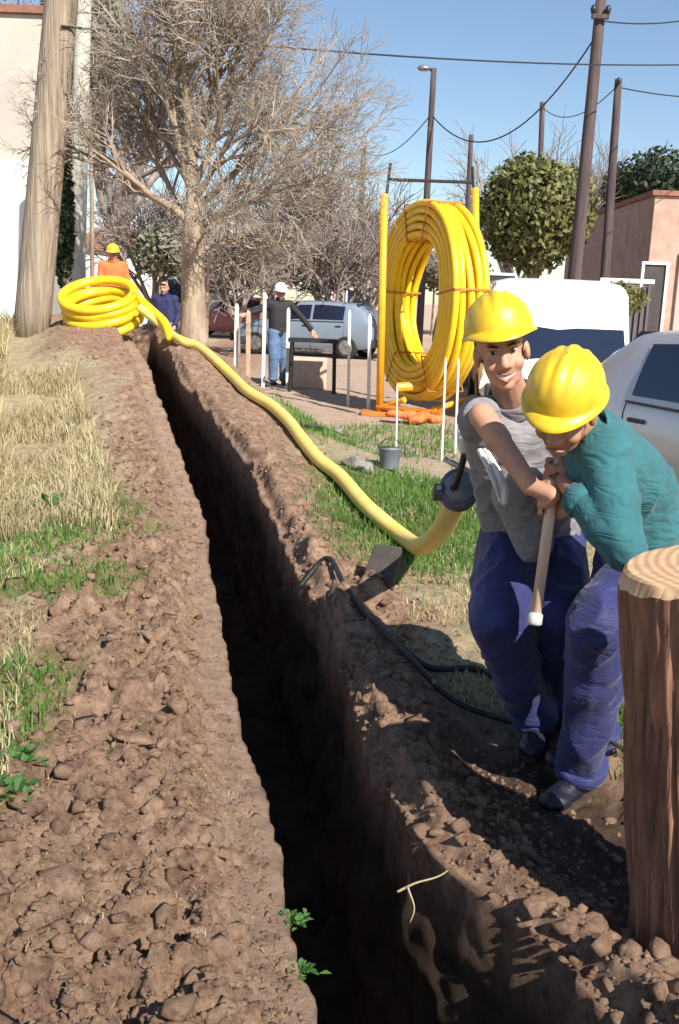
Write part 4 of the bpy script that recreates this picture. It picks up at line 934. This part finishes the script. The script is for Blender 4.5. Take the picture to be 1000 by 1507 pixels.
def person(label, base, J, look, hat, jacket, trousers, skin, voxel=.006, hands=(), smile=True, faces=True, wr=.006, sleeve=('L', 'R'), group=None, hat_m=None, hat_fwd=None, hat_up=None, cs=1.0, hem=None, hat_off=.05, hat_s=1.0, visor=.035):
    """J: joints in world space. Body is one skin; clothes, hair and helmet are children."""
    V_ = {k: Vector(v) for k, v in J.items()}; rot = head_rot(look, hat_up or (0, 0, 1)); hc = V_['head']; s = J.get('_s', 1.0) if False else cs
    mb = MB(); head_shapes(mb, hc, rot, s)
    sh = (V_['shL']+V_['shR'])/2; hp = (V_['hipL']+V_['hipR'])/2
    mb.cap(hc+rot @ Vector((0, -.02*s, -.06*s)), sh+(sh-hp).normalized()*.03, .052*s, .062*s)
    spine = hp.lerp(sh, .55)+V_.get('bulge', Vector((0, 0, 0)))
    lat = (V_['shR']-V_['shL']).normalized()
    def torso(mb, g):
        for o in (-.075, 0, .075): mb.chain([hp+lat*o*s*.95, spine+lat*o*s, sh+lat*o*1.1*s-(sh-hp).normalized()*.05], [.098*s+g, .100*s+g, .092*s+g])
        mb.cap(V_['shL'], V_['shR'], .062*s+g, .062*s+g)
    torso(mb, 0)
    for k in 'LR':
        limb(mb, V_['sh'+k], V_['el'+k], V_['wr'+k], (.052*s, .041*s, .029*s)); mb.cap(V_['el'+k], V_['el'+k].lerp(V_['wr'+k], .35), .041*s, .041*s)
        limb(mb, V_['hip'+k], V_['kn'+k], V_['an'+k], (.085*s, .056*s, .042*s)); mb.cap(V_['kn'+k].lerp(V_['an'+k], .1), V_['kn'+k].lerp(V_['an'+k], .4), .056*s, .056*s)
    for hnd in hands:
        if hnd[0] == 'grip': grip_hand(mb, *hnd[1:])
        else:
            w_, d_ = hnd[1], Vector(hnd[2]).normalized(); u_ = d_.orthogonal().normalized(); v_ = d_.cross(u_); mb.cap(w_, w_+d_*.07, .028, .034)
            for q in (-.03, -.01, .01, .03): mb.chain([w_+d_*.09+u_*q, w_+d_*.13+u_*q*1.1+v_*.01, w_+d_*.165+u_*q*1.1+v_*.03], [.010, .0095, .008], 8)
            mb.chain([w_+d_*.04+u_*.03, w_+d_*.08+u_*.06, w_+d_*.11+u_*.065+v_*.02], [.013, .011, .009], 8)
    root = mb.remesh('person', skin, voxel, None, base, smooth=3, label=label, cat='person', group=group)
    if faces: face_parts(root, hc, rot, s, smile)
    hair_cap(root, hc, rot, s)
    jb = MB(); torso(jb, .022)
    for k in 'LR':
        e = V_['el'+k]; w_ = V_['wr'+k]
        if k in sleeve: limb(jb, V_['sh'+k], e, e.lerp(w_, .93), (.070*s, .058*s, .043*s))
        else: jb.cap(V_['sh'+k], V_['sh'+k].lerp(e, .75), .060*s, .052*s)
    if hem: jb.chain([Vector(q) for q in hem[0]], hem[1])
    nk = sh+(hc-sh).normalized()*.085*s; jb.cap(sh, nk, .085*s, .066*s)
    jb.remesh('jacket', jacket, max(voxel*1.4, .009), root, smooth=4, wrinkle=wrinkles(wr, 6.5, (1, 1, 1.1), 7) if wr else None)
    ca = (hc-sh).normalized(); u_ = ca.orthogonal().normalized(); v_ = ca.cross(u_)
    MB().grid([[sh+ca*(h_*s)+(u_*math.cos(a)+v_*math.sin(a))*(r_*s) for a in np.linspace(0, 2*math.pi, 29)] for h_, r_ in ((.070, .080), (.100, .079), (.126, .078), (.128, .074), (.100, .070))]).build('collar', jacket, root, smooth=True)
    tb = MB()
    for k in 'LR':
        kn = V_['kn'+k]; an = V_['an'+k]; hip = V_['hip'+k]
        limb(tb, hip, kn, kn.lerp(an, .95), (.122*s, .098*s, .074*s))
        tb.cap(kn.lerp(an, .78), kn.lerp(an, .92), .074*s, .078*s)
    for o in (-.07, 0, .07): tb.cap(hp+lat*o*s, hp.lerp(sh, .12)+lat*o*s, .118*s, .112*s)
    tb.remesh('trousers', trousers, max(voxel*1.4, .009), root, smooth=4, wrinkle=wrinkles(wr*1.5, 5, (1, 1, 1), 17) if wr else None)
    for k in 'LR':
        e_, w_ = V_['el'+k], V_['wr'+k]; ax_ = (w_-e_).normalized(); c_ = e_.lerp(w_, .93) if k in sleeve else V_['sh'+k].lerp(e_, .80); q_ = ax_ if k in sleeve else (e_-V_['sh'+k]).normalized()
        r_ = .048 if k in sleeve else .057; MB().tube([c_-q_*.03, c_-q_*.028, c_+q_*.010, c_+q_*.014], [r_*s, (r_+.005)*s, (r_+.004)*s, (r_-.004)*s], 20).build('cuff', jacket, root, smooth=True)
        kn, an = V_['kn'+k], V_['an'+k]; q_ = (an-kn).normalized(); c_ = kn.lerp(an, .97)
        MB().tube([c_-q_*.035, c_-q_*.033, c_+q_*.012, c_+q_*.016], [.080*s, .087*s, .086*s, .076*s], 22).build('trouser_hem', trousers, root, smooth=True)
    for k in 'LR':
        an = V_['an'+k]; foot_boot(root, an, J['toe'+k], sc=s)
    if hat: 
        hu = Vector(hat_up or (0, 0, 1)); hr = head_rot(look, hu); helmet(root, hc+hr @ Vector((0, -.008*s, hat_off*s)), hat_fwd or look, hr @ Vector((0, -.16, 1)), s*hat_s, hat_m, visor)
    return root, V_

# the tool both workers hold
h0 = at(820, 682, 2.90); h1 = at(788, 912, 2.78); hd = (h1-h0).normalized()
t = thing('hand_tool', 'pale wooden bar with a bright metal end held upright between the two workers', 'tool', h1)
MB().tube([h0-hd*.02, h0-hd*.018, h0, h1], [.008, .015, .0165, .0160], 12).build('handle', MT['wood_handle'], t, smooth=True)
MB().tube([h1-hd*.02, h1-hd*.016, h1+hd*.012, h1+hd*.018], [.017, .021, .022, .012], 12).build('ferrule', MT['steel_bright'], t, smooth=True)
# --- worker on the left, smiling at the camera
gA = h0.lerp(h1, .215)          # hands on the handle
gB = h0.lerp(h1, .12)
def gz(p): return G(p.x, p.y)
anR = at(790, 1050, 3.34); anL = at(826, 1046, 3.42)
for q in (anR, anL): q.z = gz(q)+.085
JB = dict(head=at(738, 515, 3.16), shR=at(708, 617, 3.30), shL=at(812, 616, 3.42), elR=at(710, 612, 3.05), wrR=at(782, 716, 2.88), elL=at(856, 715, 3.3), wrL=at(822, 742, 3.02),
          hipR=at(752, 800, 3.52), hipL=at(815, 800, 3.60), knR=at(732, 912, 3.10), knL=at(826, 905, 3.22), anR=anR, anL=anL, toeR=(-.25, -1, 0), toeL=(.3, -1, 0))
camdir = (CAM-np.array(JB['head']))
gB2 = h0.lerp(h1, .26)
person('smiling worker in yellow hard hat and grey shirt gripping the bar', (.66, 3.3, 0), JB, (-.06, -1, -.10), True, MT['grey_cloth'], MT['navy'], MT['skin'], .005,
       [('grip', gA, -hd, Vector((-.8, -.35, .3)), JB['wrR'], .0165, -1), ('grip', gB2, -hd, Vector((.8, .5, 0)), JB['wrL'], .0165, 1)], True, True, .010, ('L',), hat_up=(-.20, .03, 1), hat_off=.060, hat_s=.93,
       hem=([at(768, 730, 3.24), at(786, 800, 3.24)], [.10, .07]))
# --- worker on the right, bent over with his head down
anR2 = at(858, 1100, 3.02); anL2 = at(874, 1085, 3.16)
for q in (anR2, anL2): q.z = gz(q)+.085
JA = dict(head=at(832, 601, 2.72), shR=at(889, 664, 2.78), shL=at(868, 640, 3.02), elR=at(922, 812, 2.60), wrR=at(846, 727, 2.76), elL=at(868, 742, 3.04), wrL=at(836, 702, 2.98),
          hipR=at(958, 835, 3.06), hipL=at(932, 832, 3.20), knR=at(884, 922, 2.80), knL=at(897, 918, 3.06), anR=anR2, anL=anL2, toeR=(-.75, -.8, 0), toeL=(-.8, -.5, 0), bulge=(.045, .02, .05))
person('worker in teal jacket and yellow hard hat bent over with head down', (.9, 2.9, 0), JA, (-.40, -.70, -.62), True, MT['teal'], MT['navy'], MT['skin_dark'], .005,
       [('grip', gB, -hd, Vector((.75, -.25, .1)), JA['wrR'], .0165, 1), ('grip', h0.lerp(h1, .05), -hd, Vector((.6, .8, 0)), JA['wrL'], .0165, 1)], False, True, .012, hat_up=(-.16, -.50, .72), hat_off=.058, hat_s=.90, visor=.022)
# clamp on the free end of the pipe, and a white rag
d = (tipP-head[1]).normalized(); t = thing('pipe_clamp', 'dark grey pipe clamp with two levers on the free end of the yellow pipe', 'clamp', tipP)
for o in (-.035, .05):
    MB().tube([tipP+d*(o-.014), tipP+d*(o-.012), tipP+d*(o+.012), tipP+d*(o+.014)], [.066, .076, .076, .066], 20).build('ring', MT['purple_cloth'], t, smooth=True)
sd_ = d.cross(Vector((0, 1, 0))).normalized(); fr_ = sd_.cross(d)
for sg in (-1, 1):
    MB().box(tipP+sd_*sg*.082+d*.008, (.035, .045, .13), d.to_track_quat('Z', 'Y').to_matrix()).build('lug', MT['purple_cloth'], t, bevel=.006)
    MB().tube([tipP+sd_*sg*.082-d*.07, tipP+sd_*sg*.082+d*.10], .010, 8).build('bolt', MT['steel'], t)
MB().tube(spline([tipP+sd_*.03+d*.06, tipP+sd_*.02+d*.13, at(684, 668, 3.6), at(682, 642, 3.58)], 5), .013, 8).build('lever', MT['dark_steel'], t, smooth=True)
MB().cap(at(683, 660, 3.59), at(681, 636, 3.58), .020, .020).build('lever_grip', MT['white_cloth'], t, smooth=True)
MB().tube(spline([tipP-sd_*.06+d*.05, tipP-sd_*.09+d*.12, at(655, 675, 3.7)], 5), .012, 8).build('lever', MT['steel'], t, smooth=True)
A_ = spline([at(704, 662, 3.16), at(716, 692, 3.10), at(729, 722, 3.07), at(736, 742, 3.08)], 5); B_ = spline([at(718, 660, 3.15), at(734, 688, 3.11), at(747, 716, 3.09), at(750, 738, 3.11)], 5)
mb = MB(); mb.grid([[a.lerp(b_, f)+Vector((0, -.010*math.sin(f*8+i*.25)-.006*math.sin(i*.9+f*3), .004*math.sin(f*11))) for f in np.linspace(0, 1, 10)] for i, (a, b_) in enumerate(zip(A_, B_))])
o = mb.build('white_rag', MT['white_cloth'], loc=A_[0], smooth=True, label='white rag hanging on the grey shirt above the pipe end', cat='rag'); q = o.modifiers.new('thickness', 'SOLIDIFY'); q.thickness = .006
# --- people farther off
def stand(label, px, py, y, hgt, face, jm, tm, hat_m, arms, hat=True, group='workers farther down the trench'):
    b_ = at(px, py, y); b_.z = G(b_.x, b_.y); s = hgt/1.75; f = Vector((math.sin(face), -math.cos(face), 0)); r_ = Vector((-f.y, f.x, 0))*-1
    def P(x, fw, z): return b_+r_*x*s+f*fw*s+Vector((0, 0, z*s))
    J = dict(head=P(0, .03, 1.60), shR=P(.18, 0, 1.40), shL=P(-.18, 0, 1.40), hipR=P(.09, 0, .92), hipL=P(-.09, 0, .92), knR=P(.10, .05, .50), knL=P(-.10, .02, .50), anR=P(.10, .03, .09), anL=P(-.11, -.04, .09), toeR=f, toeL=f)
    for k, sg in (('R', 1), ('L', -1)):
        J['el'+k] = P(*arms[k][0]); J['wr'+k] = P(*arms[k][1])
    hands = [('open', J['wr'+k], J['wr'+k]-J['el'+k]) for k in 'LR']
    person(label, b_, J, f+Vector((0, 0, -.15)), hat, jm, tm, MT['skin'], .010, hands, False, True, .006, group=group, hat_m=hat_m, cs=s)
stand('man in white hard hat and black jacket holding his arms away from his body', 410, 540, 17.4, 1.72, R(15), MT['jacket_dark'], MT['jeans'], MT['white_helmet'], {'R': ((.40, .02, 1.28), (.62, .12, 1.22)), 'L': ((-.38, .05, 1.20), (-.55, .15, .98))})
stand('man in navy jacket standing behind the ring of pipe near the bare tree', 243, 495, 18.5, 1.74, R(-10), MT['jacket_navy'], MT['jeans'], None, {'R': ((.26, -.02, 1.12), (.24, .15, .92)), 'L': ((-.26, -.02, 1.12), (-.24, .15, .92))}, False)
stand('man in yellow hard hat and orange vest behind the ring of pipe', 168, 520, 17.0, 1.66, R(10), MT['vest_orange'], MT['grey_cloth'], None, {'R': ((.25, .05, 1.12), (.15, .25, 1.0)), 'L': ((-.25, .05, 1.12), (-.15, .25, 1.0))})
stand('person in turquoise jacket left of the man in the orange vest', 143, 512, 19.5, 1.80, R(20), MT['jacket_teal'], MT['grey_cloth'], None, {'R': ((.26, -.02, 1.12), (.24, .1, .9)), 'L': ((-.26, -.02, 1.12), (-.24, .1, .9))}, False)

# ------------------------------------------------------------------ stakes, block, bucket and small things in the middle distance
def stake(label, px, py0, py1, y, w, m, lean=0, tip_m=None):
    a = at(px, py0, y); a.z = G(a.x, a.y)-.05; b_ = at(px+lean, py1, y); dd = (b_-a); rot = dd.to_track_quat('Z', 'Y').to_matrix(); t = thing('stake', label, 'stake', a, 'marker stakes beside the works')
    MB().box(a+dd*.5, (w, w*.7, dd.length), rot).build('post', MT[m], t, bevel=.006)
    MB().box(b_+dd.normalized()*.03, (w, w*.7, .06), rot, .35).build('tip', MT[tip_m or m], t)
for (lb, px, a0, a1, y, w, m, ln) in (('white stake at the foot of the bare tree trunk', 304, 515, 375, 13.0, .05, 'stake_wood', 3), ('first pale stake right of the bare tree', 347, 530, 452, 16.5, .09, 'stake_white', 2), ('brown stake between two pale stakes', 366, 538, 462, 16.2, .10, 'stake_wood', 0),
        ('white stake just left of the white helmeted man', 388, 545, 440, 16.8, .08, 'stake_white', 2), ('white stake just right of the white helmeted man', 424, 540, 458, 16.6, .08, 'stake_white', 1),
        ('stake with a pale face near the dark frame', 513, 588, 462, 14.5, .06, 'stake_white', 2), ('pale stake left of the orange upright', 543, 592, 468, 14.0, .07, 'stake_white', 2),
        ('thin white stake standing in the bucket', 583, 690, 575, 8.1, .022, 'stake_white', 2), ('thin white stake left of the worker', 652, 655, 535, 9.5, .03, 'stake_white', 4), ('second thin white stake left of the worker', 672, 640, 535, 10.0, .035, 'stake_white', 3)):
    stake(lb, px, a0, a1, y, w, m, ln)
a = at(455, 540, 17.0); MB().box((a.x, a.y, .26), (.62, .45, .52)).build('concrete_block', MT['cream'], loc=(a.x, a.y, 0), bevel=.03, label='cream coloured concrete block right of the white helmeted man', cat='concrete block')
fr = at(462, 490, 16.2); t = thing('low_table', 'dark low trestle with a thin black top beside the concrete block', 'trestle', (fr.x, 16.2, 0))
MB().box((fr.x, 16.2, .84), (.80, .35, .06)).build('top', MT['black'], t)
for dx in (-.36, .36):
    for dy in (-.14, .14): MB().tube([(fr.x+dx, 16.2+dy, -.02), (fr.x+dx*.95, 16.2+dy, .81)], .03, 8).build('leg', MT['black'], t)
bp_ = on(573, 692, 0); t = thing('bucket', 'small grey bucket on the grass left of the workers', 'bucket', bp_)
MB().tube([bp_, bp_+Vector((0, 0, .01)), bp_+Vector((0, 0, .15)), bp_+Vector((0, 0, .155))], [.065, .068, .085, .09], 18).build('pail', MT['bucket'], t, smooth=True)
P = [bp_+Vector((math.cos(a)*.088, -.02-.02*math.sin(a), .15+math.sin(a)*.08)) for a in np.linspace(0, math.pi, 12)]; MB().tube(P, .004, 5).build('handle', MT['dark_steel'], t)
for (px, py, s, lb) in ((522, 692, .075, 'dark grey stone on the grass left of the bucket'), (497, 640, .05, 'small stone with a stick beside the pipe')):
    p = on(px, py, 0); v, f = lumps(np.array([[0, 0, s*.3]]), np.array([s]), 3, px); o = link('stone', npmesh('stone', v, f, True), MT['stone'], None, p); tag(o, lb, 'stone')
root_twig([on(440, 628, .02), on(475, 632, .035), on(512, 645, .02)], .018, MT['dark_wood'], 'dark fallen stick on the ground right of the pipe', 'fallen_stick')
# orange safety net lump at the coil base
mb = MB(); g = random.Random(9); nc = at(618, 602, 12.6); nc.z = G(nc.x, nc.y)
for i in range(7): mb.ell(nc+Vector((g.gauss(0, .14), g.gauss(0, .08), .06+abs(g.gauss(0, .04)))), (.12, .07, .06), None, 10, 8)
mb.remesh('safety_net', MT['vest_orange'], .02, None, nc, smooth=2, wrinkle=wrinkles(.02, 12, s=14), label='crumpled orange safety net at the foot of the yellow coil', cat='net')
